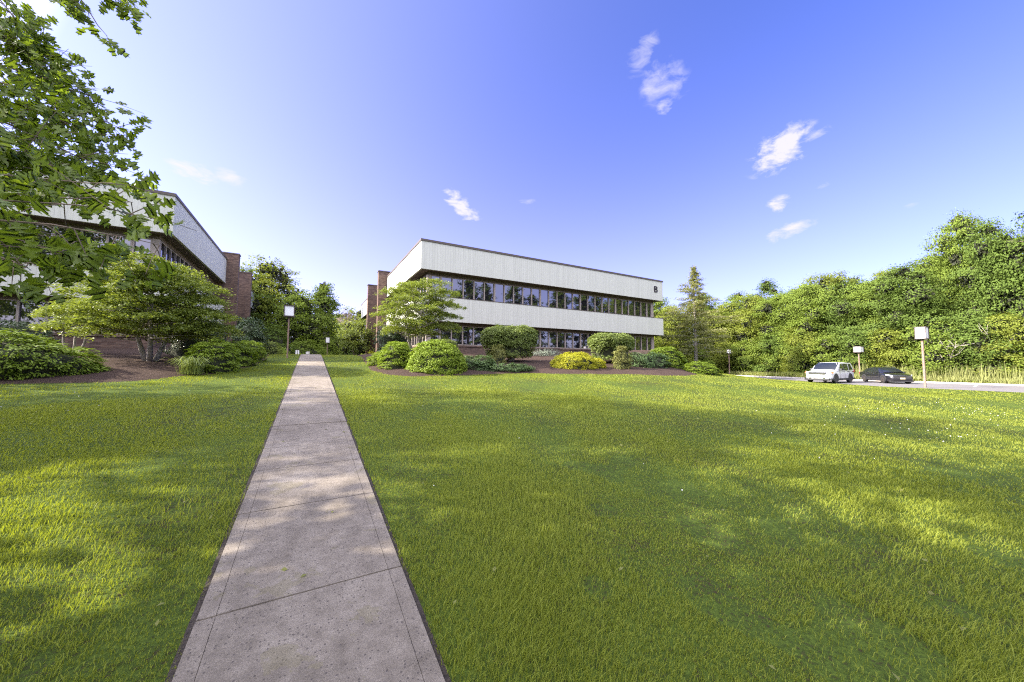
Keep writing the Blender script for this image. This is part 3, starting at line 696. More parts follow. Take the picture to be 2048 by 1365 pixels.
def suv_extra(r, panel, MB):
    q = MB(); q.box((-2.42, -.99, .26), (2.40, -.93, .44)); q.box((-2.42, .93, .26), (2.40, .99, .44)); q.build('sill_trim', M['plastic'], r, bevel=.02)
    q = MB(); q.box((2.3, -.86, .24), (2.515, .86, .42)); q.build('front_bumper_trim', M['plastic'], r, bevel=.03)
    q = MB(); q.box((2.44, -.6, .4), (2.53, -.42, .5)); q.box((2.44, .42, .4), (2.53, .6, .5)); q.box((2.44, -.3, .43), (2.52, .3, .5)); q.build('fog_light', M['chrome'], r, bevel=.01)
    q = MB(); q.box((2.36, -.62, .72), (2.52, .62, .97)); q.build('grille', M['plastic'], r, bevel=.03)
    q = MB(); 
    for z in (.76, .84, .92): q.box((2.5, -.6, z-.02), (2.535, .6, z+.022))
    q.build('grille_bar', M['chrome'], r, bevel=.008)
    q = MB(); q.box((2.5, -.17, .5), (2.54, .17, .62)); q.build('number_plate', M['plate_white'], r)
    for s in (1, -1):
        q = MB(); V = [(2.46, s*.64, .8), (2.42, s*.66, .99), (1.98, s*.95, 1.05), (2.12, s*.985, .88)]
        V2 = [(p[0]+.04, p[1]+s*.035, p[2]) for p in V]
        q.add(V+V2, [(4,5,6,7),(0,1,5,4),(1,2,6,5),(2,3,7,6),(3,0,4,7)]); hl = q.build('headlight', M['lens'], r)
        q = MB(); V = [(2.2, s*.93, .86), (2.22, s*.88, .99), (1.99, s*.97, 1.04), (2.07, s*1.01, .89)]
        V2 = [(p[0]+.04, p[1]+s*.035, p[2]) for p in V]; q.add(V+V2, [(4,5,6,7),(0,1,5,4),(1,2,6,5),(2,3,7,6),(3,0,4,7)]); q.build('indicator', M['amber'], hl)
        q = MB(); q.box((.62, s*.98, 1.13), (.82, s*1.16, 1.28)); q.build('wing_mirror', M['plastic'], r, bevel=.04, seg=2)
        q = MB(); 
        for x in (-.05, -1.05): q.box((x, s*.985, 1.0), (x+.2, s*1.012, 1.03))
        q.build('door_handle', M['plastic'], r)
        q = MB()
        for x in (.72, -.28, -1.25): q.box((x, s*.975, .46), (x+.012, s*1.0015, 1.08))
        q.build('door_gap', M['plastic'], r)
        q = MB(); q.box((-2.44, s*.72, .95), (-2.3, s*.97, 1.2)); q.build('tail_light', M['red'], r, bevel=.02)
        q = MB(); q.tube([(-1.9, s*.66, 1.77), (-1.7, s*.66, 1.83), (.1, s*.66, 1.84), (.35, s*.66, 1.78)], [.02]*4, 6); q.build('roof_rail', M['chrome'], r)
    q = MB(); q.box((.5, -.62, 1.08), (.56, -.08, 1.16)); q.build('wiper', M['plastic'], r)
SUV = dict(paint='car_white', body=[(-2.45, .45, .98, .8), (-2.38, .32, 1.06, .93), (-1.9, .27, 1.1, .985), (0, .25, 1.1, 1.0), (1.0, .25, 1.1, 1.0), (1.7, .25, 1.06, .99), (2.15, .27, .99, .94), (2.42, .3, .88, .8), (2.5, .36, .74, .68)],
    cab=(-2.42, -2.22, .15, 1.22), cabz=(1.1, 1.84, .96, .8), sidewin=[[(.78, .06), (.2, .06), (.2, .9), (.12, .93), (.3, .8)][:0] or [(.8, .06), (-.2, .06), (-.2, .92), (.12, .92)], [(-.3, .06), (-1.18, .06), (-1.28, .92), (-.3, .92)], [(-1.32, .06), (-2.1, .12), (-1.95, .88), (-1.42, .92)]],
    axles=(1.5, -1.42), wr=.385, track=.885, aw=1.0, rim='alloy', extra=suv_extra)
def sedan_extra(r, panel, MB):
    q = MB(); q.box((2.1, -.62, .42), (2.285, .62, .62)); q.box((1.9, -.8, .16), (2.26, .8, .26)); q.build('grille', M['plastic'], r, bevel=.03)
    q = MB(); q.box((2.24, -.62, .665), (2.30, .62, .69)); q.build('chrome_strip', M['chrome'], r)
    q = MB(); q.box((2.28, -.16, .4), (2.31, .16, .53)); q.build('number_plate', M['plate'], r)
    for s in (1, -1):
        q = MB(); V = [(2.2, s*.6, .64), (2.2, s*.6, .73), (1.75, s*.86, .8), (1.8, s*.885, .7)]; V2 = [(p[0]+.05, p[1]+s*.03, p[2]) for p in V]
        q.add(V+V2, [(4,5,6,7),(0,1,5,4),(1,2,6,5),(2,3,7,6),(3,0,4,7)]); q.build('headlight', M['lens'], r)
        q = MB(); q.box((.55, s*.9, .93), (.75, s*1.05, 1.04)); q.build('wing_mirror', M['car_black'], r, bevel=.03, seg=2)
        q = MB(); q.tube([(-1.75, s*.8, .98), (-1.2, s*.68, 1.3), (-.3, s*.62, 1.41), (.15, s*.64, 1.38), (1.05, s*.8, .98)], [.011]*5, 5); q.build('window_trim', M['chrome'], r)
        q = MB(); 
        for x in (.0, -.95): q.box((x-.1, s*.895, .82), (x+.08, s*.918, .845))
        q.build('door_handle', M['chrome'], r)
        q = MB()
        for x in (.85, -.12, -1.05): q.box((x, s*.89, .3), (x+.01, s*.9065, .93))
        q.build('door_gap', M['plastic'], r)
        q = MB(); q.box((-2.31, s*.4, .78), (-2.2, s*.84, .9)); q.build('tail_light', M['red'], r, bevel=.02)
SED = dict(paint='car_black', body=[(-2.32, .45, .88, .74), (-2.25, .3, .98, .85), (-1.7, .22, 1.0, .9), (-.5, .18, .97, .905), (.9, .18, .95, .905), (1.5, .18, .87, .9), (2.0, .2, .76, .84), (2.22, .24, .66, .72), (2.28, .3, .56, .62)],
    cab=(-2.05, -.95, .2, 1.2), cabz=(.94, 1.43, .84, .6), sidewin=[[(.85, .08), (-.1, .08), (-.1, .93), (.1, .92)], [(-.18, .08), (-1.1, .08), (-1.05, .84), (-.18, .93)], [(-1.16, .08), (-1.6, .12), (-1.12, .8)]],
    axles=(1.4, -1.38), wr=.33, track=.805, aw=.905, rim='alloy_dark', extra=sedan_extra)
def hd(az): return math.pi/2-R(az)
car('suv', 'white suv parked on the driveway, nose towards the lawn', 'car', 41.6, 14.2, .012, hd(271), SUV)
car('sedan', 'black sedan on the driveway beside the white suv', 'car', 46.3, 11.75, .012, hd(229), SED)

# ------------------------------------------------------------------ vegetation
def mound(name, x, y, z, rx, ry, hh, mt, label, cat='shrub', n=9000, leaf=.055, seed=1, rot=0, group=None, power=2.4, undercut=.0, flat=0, aspect=.45, spray=0, lump=.08, lf=3.2):
    """clipped or spreading evergreen: displaced dome with leafy skin"""
    g = rs(seed); o_ = empty(name, (x, y, z), rot, label, cat, group)
    def surf(th, ph):
        cz = np.sin(ph); cr = np.cos(ph)
        sx = np.sign(np.cos(th))*np.abs(np.cos(th)); 
        r_ = np.abs(cr)**(2/power); zz = np.sign(cz)*np.abs(cz)**(2/power)
        P = np.stack([rx*r_*np.cos(th), ry*r_*np.sin(th), hh*zz], 1)
        if undercut: P[:, :2] *= (1-undercut*(1-np.clip(P[:, 2:3]/hh, 0, 1))**1.5)
        d = nz(P, lf, seed)*lump+nz(P, lf*2.6, seed+1)*lump*.5+nz(P, lf*.45, seed+5)*lump*.9
        nr = unit(P/np.array([rx, ry, hh])**2+1e-6); return P+nr*d[:, None]*np.array([1, 1, .8]), nr
    # core
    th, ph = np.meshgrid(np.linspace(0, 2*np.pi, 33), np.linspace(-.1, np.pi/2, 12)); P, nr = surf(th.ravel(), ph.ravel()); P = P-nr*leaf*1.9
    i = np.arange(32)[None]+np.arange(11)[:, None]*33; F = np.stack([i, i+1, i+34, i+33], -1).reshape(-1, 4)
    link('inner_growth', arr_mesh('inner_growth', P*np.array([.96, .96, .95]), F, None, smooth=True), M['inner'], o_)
    nc = max(80, n//(30 if spray else 30)); th = g.uniform(0, 2*np.pi, nc); ph = np.arcsin(g.uniform(-.12, 1, nc))
    Pc, nc_ = surf(th, ph); Pc = Pc+nc_*g.uniform(-1.6, .9, (nc, 1))*leaf*(1.25 if spray else 1.15)
    j = g.randint(0, nc, n); nr = nc_[j]; q = g.normal(size=(n, 3))
    tz = q-nr*(q*nr).sum(1, keepdims=True)
    if spray:
        P = Pc[j]+tz*leaf*np.array([1.5, 1.5, .45])+nr*g.normal(0, leaf*.35, (n, 1))
        out = unit(nr*np.array([1, 1, .25])+[0, 0, .12])
        Nr = unit(g.normal(size=(n, 3))*.35+[0, 0, 1]+nr*.4); Vv, Ff = leafcloud(g, P, Nr, leaf*1.5, aspect*.75, .05, out*2)
    else:
        P = Pc[j]+tz*leaf*np.array([1.2, 1.2, .75])+nr*g.normal(0, leaf*.35, (n, 1)); Nr = nr+g.normal(size=(n, 3))*.7+[0, 0, .35]; Vv, Ff = leafcloud(g, P, Nr, leaf, aspect)
    cloud_obj('foliage', [(Vv, Ff)], mt, o_, g)
    return o_
def limbs(g, mb, base, top, r0, nl, spread, fr=.35, steps=5, rise=.5):
    base = Vector(base); top = Vector(top); P = []; 
    for i in range(steps+1):
        t = i/steps; P.append(base.lerp(top, t)+Vector((g.normal(0, .02), g.normal(0, .02), 0))*((top-base).length)*(.4 if 0 < i < steps else 0))
    mb.tube(P, [r0*(1-.8*i/steps)*(1.25 if i == 0 else 1) for i in range(steps+1)], 8)
    L = (top-base).length; ends = []
    for k in range(nl):
        t = fr+(1-fr)*(k+.5)/nl; a = k*2.4+g.uniform(-.4, .4); s = base.lerp(top, t)
        ln = spread*(1-.45*abs(t-.5))*g.uniform(.7, 1.05); e = s+Vector((math.cos(a)*ln, math.sin(a)*ln, ln*rise*g.uniform(.6, 1.3)))
        m_ = s.lerp(e, .5)+Vector((0, 0, ln*.08)); rr = r0*.38*(1-.6*t)
        mb.tube([s, m_, e], [rr, rr*.6, rr*.18], 6, cap=False); ends.append(e)
    return ends
def tree(name, x, y, z, hh, rad, mt, label, cat='tree', group=None, seed=1, n=6500, leaf=.3, low=.1, lobes=16, bark='bark', shape='round', aspect=.6, copy=None, inner=9):
    """broadleaf tree: trunk with limbs plus a crown of leaf clumps"""
    if copy is not None:
        src = copy; r = empty(name, (x, y, z), seed*1.7, label, cat, group); s = hh/src['hh']; sr = rad/src['rad']; r.scale = (sr, sr, s)
        for ch in src.children:
            c = ch.copy(); C.objects.link(c); c.parent = r
        return r
    g = rs(seed); r = empty(name, (x, y, z), 0, label, cat, group); r['hh'] = hh; r['rad'] = rad
    mb = MB(); limbs(g, mb, (0, 0, -.2), (g.normal(0, .3), g.normal(0, .3), hh*.82), max(.12, hh*.018), 9, rad*.85, .22)
    mb.build('trunk', M[bark], r, smooth=True)
    cen = []; 
    for k in range(lobes):
        t = (k+.5)/lobes; zz = low*hh+(hh*.93-low*hh)*t
        if shape == 'cone': pr = rad*(1.02-t)**.8
        elif shape == 'column': pr = rad*(.95 if t < .8 else .6)
        else: pr = rad*math.sqrt(max(.05, 1-((t-.42)/.62)**2))
        a = k*2.399+g.uniform(-.5, .5); q = pr*g.uniform(.35, .8); lr = rad*g.uniform(.28, .58)*(.65+.5*pr/rad)
        cen.append((math.cos(a)*q, math.sin(a)*q, zz, lr))
    cen.append((0, 0, hh-rad*.28, rad*.3)); cen.append((0, 0, hh*.5, rad*.55)); cen.append((0, 0, hh*.72, rad*.5))
    A = np.array(cen); wgt = A[:, 3]**2; idx = g.choice(len(A), n, p=wgt/wgt.sum())
    # clumps on every lobe
    ncl = max(60, n//34); ci = g.choice(len(A), ncl, p=wgt/wgt.sum()); dv = unit(g.normal(size=(ncl, 3))+[0, 0, .25])
    cl = A[ci, :3]+dv*A[ci, 3:4]*g.uniform(.8, 1.1, (ncl, 1))*np.array([1, 1, .82])
    j = g.randint(0, ncl, n); P = cl[j]+g.normal(size=(n, 3))*min(.3, leaf*1.5)*np.array([1.2, 1.2, .6])
    up_ = unit(dv[j]*1.1+g.normal(size=(n, 3))*.5+[0, 0, .35])
    parts = [leafcloud(g, P, up_, leaf, aspect)]
    ni = n//inner; ii = g.choice(len(A), ni); Pi = A[ii, :3]+g.normal(size=(ni, 3))*A[ii, 3:4]*.22
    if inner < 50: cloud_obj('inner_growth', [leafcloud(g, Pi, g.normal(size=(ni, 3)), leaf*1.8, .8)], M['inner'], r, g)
    cloud_obj('crown', parts, mt, r, g)
    return r
def layered(name, x, y, z, hh, rad, mt, label, cat='tree', seed=1, plates=22, n=15000, leaf=.11, base=.28, stems=3, dome=1.0, off=(0, 0), group=None, bark='bark_pale'):
    g = rs(seed); r = empty(name, (x, y, z), 0, label, cat, group); mb = MB(); PL = []
    for k in range(plates):
        t = (k+.5)/plates; zz = hh*(base+(1-base)*t*.98); pr = rad*math.sqrt(max(.04, 1-(t*dome)**2))*(.8 if t < .1 else 1)
        a = k*2.399+seed; q = pr*g.uniform(.45, .72); R_ = rad*g.uniform(.3, .42)*(.7+.3*pr/rad)
        PL.append((math.cos(a)*q+off[0]*t, math.sin(a)*q+off[1]*t, zz-.06*q, R_))
    for s in range(stems):
        a = s*2.1+seed; b0 = Vector((math.cos(a)*.1, math.sin(a)*.1, -.1)); tp = Vector((math.cos(a)*rad*.3, math.sin(a)*rad*.3, hh*.72))
        mb.tube([b0, b0.lerp(tp, .4)+Vector((math.cos(a)*.1, math.sin(a)*.1, 0)), tp], [.09*hh/3.4, .06*hh/3.4, .02], 7)
    for i, p in enumerate(PL):
        a = (i % stems)*2.1+seed; tp = Vector((math.cos(a)*rad*.2, math.sin(a)*rad*.2, min(p[2]*.8, hh*.6))); e = Vector(p[:3])-Vector((0, 0, .06))
        mb.tube([tp, tp.lerp(e, .55)-Vector((0, 0, .05)), e], [.032, .02, .006], 5, cap=False)
        for q in range(3):
            an = g.uniform(0, 6.28); mb.tube([e.lerp(tp, .3), e+Vector((math.cos(an), math.sin(an), 0))*p[3]*.8], [.012, .004], 4, cap=False)
    mb.build('trunk', M[bark], r, smooth=True)
    A = np.array(PL); wt = A[:, 3]**2; ncl = n//14; ci = g.choice(len(A), ncl, p=wt/wt.sum())
    rr = np.sqrt(g.uniform(0, 1, ncl))*A[ci, 3]*1.05; an = g.uniform(0, 6.28, ncl); rr = rr*(1+.25*np.sin(an*3+ci))
    cl = np.stack([A[ci, 0]+rr*np.cos(an), A[ci, 1]+rr*np.sin(an), A[ci, 2]+.16*(1-(rr/A[ci, 3])**2)*rad/2+g.normal(0, .045, ncl)], 1)
    j = g.randint(0, ncl, n); P = cl[j]+g.normal(size=(n, 3))*np.array([.08, .08, .045])*leaf/.1
    out = P-np.array([0, 0, hh*.3]); out[:, 2] = -.35*np.linalg.norm(out[:, :2], axis=1)
    Nr = unit(g.normal(size=(n, 3))*.5+[0, 0, 1]); cloud_obj('crown', [leafcloud(g, P, Nr, leaf, .5, .1, unit(out)*.8)], mt, r, g)
    return r

# --- beds left of the path (building A)
mound('spreading_juniper', -7.75, 14.6, zA(-7.75, 14.6)-.15, 2.65, 1.4, 1.25, M['juniper'], 'big low spreading juniper mound at the left edge, in front of the brick wall', 'shrub', 22000, .075, 3, .1, spray=1, lump=.1, power=2.1)
layered('small_maple', -7.9, 20.2, zA(-7.9, 20.2)-.05, 2.05, 1.15, M['dogwood'], 'small multi-stemmed layered tree before the brick wall, between juniper and big dogwood', seed=4, plates=11, n=6500, leaf=.1, base=.5, stems=4)
mound('dark_shrub', -11.2, 23.8, zA(-11.2, 23.8), 1.5, .8, 1.15, M['holly'], 'dark low shrub under the windows behind the juniper mound', 'shrub', 5000, .08, 9)
layered('dogwood_tree', -5.0, 17.6, zA(-5.0, 17.6)-.05, 3.55, 2.5, M['dogwood'], 'wide layered dogwood tree at the corner of the left building', seed=7, plates=34, n=56000, leaf=.095, base=.26, stems=3, dome=.9)
mound('dark_holly', -4.2, 20.4, zA(-4.2, 20.4)-.05, 1.0, .9, 1.75, M['holly'], 'dark round holly behind the dogwood tree crown', 'shrub', 6500, .075, 12)
mound('clipped_yew', -2.95, 16.0, zA(-2.95, 16.0)-.1, .72, .85, 1.05, M['yew'], 'green rounded yew mound beside the strap-leaved clump, left of the path', 'shrub', 11000, .055, 15, spray=1, lump=.05, power=2.3)
mound('clipped_yew', -2.55, 18.1, zA(-2.55, 18.1)-.1, .62, .8, .98, M['yew'], 'bright green yew mound in the middle of the row left of the path', 'shrub', 8000, .055, 16, spray=1, lump=.05, power=2.3)
mound('clipped_yew', -2.45, 20.2, zA(-2.45, 20.2)-.1, .68, .9, .95, M['yew'], 'farthest bright green yew mound of the row left of the path', 'shrub', 8000, .055, 17, spray=1, lump=.05, power=2.3)
mound('dark_holly', -3.05, 25.0, 1.95, 1.0, 1.0, 2.15, M['holly'], 'tall dark holly bush beside the brick pier of the left building', 'shrub', 7000, .1, 18, power=2.0, lump=.12)
mound('yellow_shrub', -2.15, 26.5, 1.9, .55, .5, 1.0, M['dogwood'], 'small yellow-green shrub at the foot of the dark holly', 'shrub', 2500, .09, 19, lump=.1)
mound('low_shrub', -1.9, 30.0, 1.75, .8, .8, .8, M['yew'], 'low green shrub left of the path end behind the post lamp', 'shrub', 2500, .09, 20, lump=.1)
# daylily clump
g = rs(31); r = empty('daylily_clump', (-3.25, 14.85, zA(-3.25, 14.85)), 0, 'clump of arching strap leaves beside the dogwood trunk', 'plant'); V = []; F = []; rn = []
for k in range(210):
    a = g.uniform(0, 6.28); q = g.uniform(0, .28); ln = g.uniform(.35, .68); w2 = g.uniform(.008, .014); c_, s_ = math.cos(a), math.sin(a)
    bx0, by0 = q*math.cos(a+g.normal(0, .8)), q*math.sin(a+g.normal(0, .8)); rr = g.uniform(.5, 1.0)*ln; b = len(V)
    for i, (tr, tz) in enumerate(((0, 0), (.25, .62), (.6, .85), (1, .6))):
        ww = w2*(1, 1, .8, .1)[i]; px, py = bx0+c_*rr*tr, by0+s_*rr*tr
        V += [(px-s_*ww, py+c_*ww, tz*ln), (px+s_*ww, py-c_*ww, tz*ln)]
    for i in range(3): F.append((b+2*i, b+2*i+1, b+2*i+3, b+2*i+2)); rn.append(g.uniform())
link('leaves', arr_mesh('leaves', V, F, rn), M['daylily'], r)

# --- beds right of the path (building B)
mound('clipped_yew', 3.35, 16.1, zB(3.35, 16.1)-.15, .78, .9, 1.2, M['yew'], 'green yew mound with a sheared right side, left of the corner dogwood', 'shrub', 13000, .055, 21, spray=1, lump=.045, power=2.7)
mound('clipped_yew', 2.95, 17.9, zB(2.95, 17.9)-.15, .62, .8, .75, M['yew'], 'lower yew mound behind and left of the sheared yew, right of the path', 'shrub', 7000, .055, 22, spray=1, lump=.045, power=2.4)
mound('holly_bush', 4.2, 21.6, zB(4.2, 21.6), .95, .85, 1.95, M['holly'], 'dark green holly bush behind the sheared yew, under the dogwood branches', 'shrub', 6500, .085, 23, power=2.2, lump=.1)
layered('dogwood_tree', 4.85, 18.6, zB(4.85, 18.6)-.05, 4.15, 2.45, M['dogwood'], 'layered dogwood tree at the near corner of the building with letter B', seed=11, plates=30, n=36000, leaf=.095, base=.34, stems=4, dome=.82, off=(.3, 0))
mound('rounded_yew', 4.75, 14.95, zB(4.75, 14.95)-.2, 1.28, 1.05, 1.3, M['yew'], 'large bright green rounded yew below the corner dogwood', 'shrub', 22000, .07, 25, power=2.0, lump=.06, aspect=.55)
mound('flat_topped_shrub', 7.3, 21.6, zB(7.3, 21.6)+.55, .85, .6, .55, M['euonymus'], 'small flat-topped shrub under the window, above the rounded yew', 'shrub', 4500, .07, 26, power=3.2, lump=.05)
mound('blue_juniper', 6.75, 15.4, zB(6.75, 15.4)-.15, .95, .8, .72, M['blue'], 'blue-green low juniper right of the rounded yew', 'shrub', 8000, .06, 27, spray=1, lump=.06)
mound('creeping_juniper', 8.3, 14.9, zB(8.3, 14.9)-.08, 1.35, .45, .3, M['blue'], 'thin carpet of creeping juniper along the lawn edge', 'shrub', 6500, .06, 28, .08, spray=1, lump=.05)
# clipped euonymus on visible stems
r = mound('clipped_euonymus', 10.3, 18.3, zB(10.3, 18.3)+.68, 1.85, 1.25, 1.3, M['euonymus'], 'big flat-topped clipped bush on bare stems before the brick base', 'shrub', 24000, .085, 29, .0, power=3.6, undercut=.22, lump=.07, aspect=.6)
g = rs(30); mb = MB()
for k in range(26):
    a = g.uniform(0, 6.28); q = g.uniform(.3, 1.15); mb.tube([(g.normal(0, .1), g.normal(0, .1), -.65), (math.cos(a)*q*.5, math.sin(a)*q*.4, -.2), (math.cos(a)*q, math.sin(a)*q*.7, .3)], [.03, .018, .01], 5)
mb.build('stems', M['bark_pale'], r)
mound('dry_leaved_shrub', 8.95, 17.3, zB(8.95, 17.3)-.05, .5, .45, 1.0, M['dry'], 'thin brownish shrub tucked against the left of the big flat-topped bush', 'shrub', 2600, .085, 32, lump=.12)
mound('yellow_yew', 12.6, 15.35, zB(12.6, 15.35)-.15, 1.35, .95, .95, M['yew_yellow'], 'golden yellow clipped yew mound in front of the brick base', 'shrub', 17000, .06, 33, .0, power=2.4, lump=.07)
mound('yellow_yew', 13.95, 15.0, zB(13.95, 15.0)-.12, .55, .5, .6, M['yew_yellow'], 'small yellow-green lobe at the right end of the golden yew', 'shrub', 4500, .06, 34, .0, lump=.05)
r = mound('clipped_euonymus', 16.7, 16.6, zB(16.7, 16.6)+.6, 1.75, 1.2, 1.12, M['euonymus'], 'dark green flat-topped clipped bush near the right end of the building with letter B', 'shrub', 20000, .085, 35, .0, power=4.2, undercut=.3, lump=.07, aspect=.6)
g = rs(36); mb = MB()
for k in range(14):
    a = g.uniform(0, 6.28); q = g.uniform(.2, .8); mb.tube([(g.normal(0, .1), g.normal(0, .1), -.35), (math.cos(a)*q*.5, math.sin(a)*q*.4, 0), (math.cos(a)*q, math.sin(a)*q*.7, .4)], [.03, .018, .01], 5)
mb.build('stems', M['bark'], r)
mound('dry_leaved_shrub', 15.35, 14.6, zB(15.35, 14.6)-.05, .62, .5, 1.35, M['dry'], 'sparse reddish-green shrub in front of the right flat-topped bush', 'shrub', 4200, .075, 37, lump=.12, power=2.2)
mound('blue_juniper', 18.2, 15.2, zB(18.2, 15.2)-.15, 1.7, .9, .95, M['blue'], 'green juniper spreading down the mulch slope at the right end of the building', 'shrub', 9000, .075, 38, -.1, spray=1, lump=.1)
mound('golden_juniper', 20.9, 15.8, zB(20.9, 15.8)-.15, 1.55, 1.1, 1.35, M['juniper'], 'yellow-green arching juniper at the top of the slope below the hemlock', 'shrub', 12000, .08, 39, .0, spray=1, lump=.14, power=2.0)
mound('golden_juniper', 21.7, 13.9, h(21.7, 13.9)-.1, 1.3, .8, .75, M['juniper'], 'lower yellow-green juniper at the tip of the mulch bed near the driveway', 'shrub', 9000, .075, 40, .0, spray=1, lump=.12, power=2.0)
# white flowering plants by the brick
g = rs(41); r = empty('variegated_plants', (15.8, 22.6, zB(15.8, 22.6)), 0, 'grey-white leaved plants at the foot of the brick base, right of the flat-topped bush', 'plant')
n = 1600; P = np.stack([g.normal(0, .7, n), g.normal(0, .35, n), np.abs(g.normal(.25, .14, n))], 1); cloud_obj('leaves', [leafcloud(g, P, g.normal(size=(n, 3))+[0, 0, .6], .09, .35)], M['petal'] and simple('grey_leaf', (.2, .24, .18), .7, .25, 8), r, g)

# --- hemlock like conifer
def conifer(x, y, z, hh, rad, label, seed=3):
    g = rs(seed); r = empty('conifer_tree', (x, y, z), 0, label, 'tree'); mb = MB()
    mb.tube([(0, 0, -.3), (.05, 0, hh*.4), (0, .05, hh*.75), (0, 0, hh)], [hh*.018, hh*.012, hh*.006, .01], 8)
    mb.tube([(.5, .3, -.3), (.45, .25, hh*.2), (.3, .1, hh*.5)], [.1, .08, .03], 7)
    P = []; D = []
    nb = 105
    for k in range(nb):
        t = (k/nb)**.85; zz = hh*(.12+.86*t); ln = rad*(min(1, (1.0-t)*1.55)**1.1*.85+.1*(1-t))*g.uniform(.35, 1.2)+.15; a = k*2.399+g.uniform(-.4, .4)
        if t > .72: ln *= .9
        c_, s_ = math.cos(a), math.sin(a); ns = int(7+ln*14); tt = g.uniform(.15, 1, ns)
        rise = .22 if t > .6 else .05
        e = Vector((c_*ln, s_*ln, zz+ln*rise-ln*.05)); mb.tube([(0, 0, zz), (c_*ln*.5, s_*ln*.5, zz+ln*rise*.7), tuple(e)], [.03*(1.1-t), .018*(1.1-t), .005], 4, cap=False)
        for q in tt:
            sp = .3*ln*(1-q*.6); px = c_*ln*q+g.normal(0, sp*.45); py = s_*ln*q+g.normal(0, sp*.45)
            P.append((px, py, zz+ln*rise*q-.05*q*ln+g.normal(0, .06))); D.append((c_, s_, -.25))
    mb.build('trunk', M['bark_pale'], r, smooth=True)
    P = np.array(P); D = np.array(D); k = 5; P = np.repeat(P, k, 0)+g.normal(size=(len(P)*k, 3))*[.16, .16, .07]; D = np.repeat(D, k, 0)
    cloud_obj('crown', [leafcloud(g, P, unit(g.normal(size=P.shape)*.5+[0, 0, 1]), .26, .28, .05, D)], M['hemlock'], r, g)
    return r
conifer(39.3, 25.7, 1.1, 12.3, 4.9, 'tall brownish conifer with a thin spiky top right of the building with letter B')

# --- background trees between the buildings
tree('broadleaf_tree', -5.0, 60, 1.2, 14.6, 5.6, M['forest_yellow'], 'tallest broadleaf tree behind the left building piers', seed=51, n=22000, leaf=.26, low=.03, lobes=26)
tree('broadleaf_tree', -7.6, 63, 1.2, 13.4, 5.0, M['forest_yellow'], 'sunlit broadleaf tree between the left building pier and the tallest tree', seed=58, n=12000, leaf=.3, low=.03, lobes=22)
tree('broadleaf_tree', -10.2, 57, 1.2, 12.4, 4.8, M['forest_dark'], 'dark broadleaf tree partly hidden by the brick pier of the left building', seed=52, n=15000, leaf=.26, low=.02, lobes=20)
tree('broadleaf_tree', -1.4, 55, 1.2, 9.6, 3.4, M['forest'], 'shadowy broadleaf tree directly above the path end', seed=53, n=15000, leaf=.24, low=.0, lobes=20)
tree('sweetgum_tree', 1.5, 61, 1.0, 13.2, 3.3, M['forest'], 'narrow pointed green tree straight above the path lamp', seed=54, n=14000, leaf=.26, low=.03, lobes=26, shape='cone')
tree('dogwood_tree', 4.6, 45.5, 1.5, 4.9, 2.0, M['dogwood'], 'yellow-green dogwood beside the far end of the building with letter B', seed=55, n=5000, leaf=.2, low=.25, lobes=14)
tree('broadleaf_tree', 5.2, 86, 1.0, 11.0, 4.0, M['forest'], 'distant green tree top left of the far end of the right building', seed=59, n=6500, leaf=.32, low=.1, lobes=14)
tree('broadleaf_tree', 8.4, 76, 1.0, 11.4, 4.2, M['forest_yellow'], 'pale sunlit tree far behind the dogwood, left of the right building', seed=56, n=5500, leaf=.36, low=.1, lobes=14)
tree('broadleaf_tree', 3.4, 69, 1.0, 6.4, 4.0, M['forest_dark'], 'low dark tree behind the farthest path lamp', seed=57, n=5500, leaf=.34, low=.02, lobes=14)
for i, (x, y, s, hgt, mt_, lb) in enumerate(((-3.6, 46, 2.4, 4.3, 'forest_dark', 'dark shrub thicket behind the nearest path lamp'), (-.6, 50, 2.2, 3.0, 'forest', 'rounded green bush mass at the end of the path'), (1.7, 52.5, 1.8, 2.9, 'forest', 'green bush right behind the far path lamp'), (5.6, 52, 2.2, 2.5, 'forest_dark', 'dark bush below the dogwood at the end of the right building'), (-6.6, 44, 2.2, 5.0, 'holly', 'dark evergreen bush next to the left building pier'))):
    mound('background_shrub', x, y, 1.2, s, s*.8, hgt, M[mt_], lb, 'shrub', 6500, .19, 60+i, power=2.1, lump=.3, lf=1.3, aspect=.6)
mound('golden_shrub', 6.05, 43, 1.6, .55, .5, 1.2, M['yew_yellow'], 'small round golden shrub at the foot of the far brick pier', 'shrub', 2600, .11, 66, lump=.06)
mound('golden_shrub', 4.8, 39.5, 1.7, .45, .45, .7, M['dogwood'], 'little yellow-green shrub left of the golden round shrub', 'shrub', 1800, .11, 67, lump=.06)
# leafless tree
def leafless(x, y, z, L0, r0, lv_max, seed, label, mt):
    g = rs(seed); r = empty('leafless_tree', (x, y, z), 0, label, 'tree'); mb = MB()
    def grow(p, d, L, rad, lv):
        e = p+d*L; mb.tube([p, p.lerp(e, .5)+Vector(g.normal(0, .04*L, 3)), e], [rad, rad*.8, rad*.6], 4 if lv > 2 else 6, cap=False)
        if lv >= lv_max: return
        for k in range(3 if lv > 0 else 4):
            nd = (d+Vector(g.normal(0, .42, 3))+Vector((0, 0, .12))).normalized(); grow(e.lerp(p, g.uniform(0, .35)), nd, L*g.uniform(.62, .8), rad*.62, lv+1)
    grow(Vector((0, 0, 0)), Vector((0, 0, 1)), L0, r0, 0); mb.build('branches', mt, r)
leafless(5.4, 75, 1, 3.9, .2, 6, 70, 'leafless greyish tree with fine twigs behind the narrow pointed tree', M['twig'])
leafless(53.3, 9.3, 0, 2.2, .09, 3, 71, 'thin dead sapling in the reeds, left of the large box lamp', M['bark_pale'])
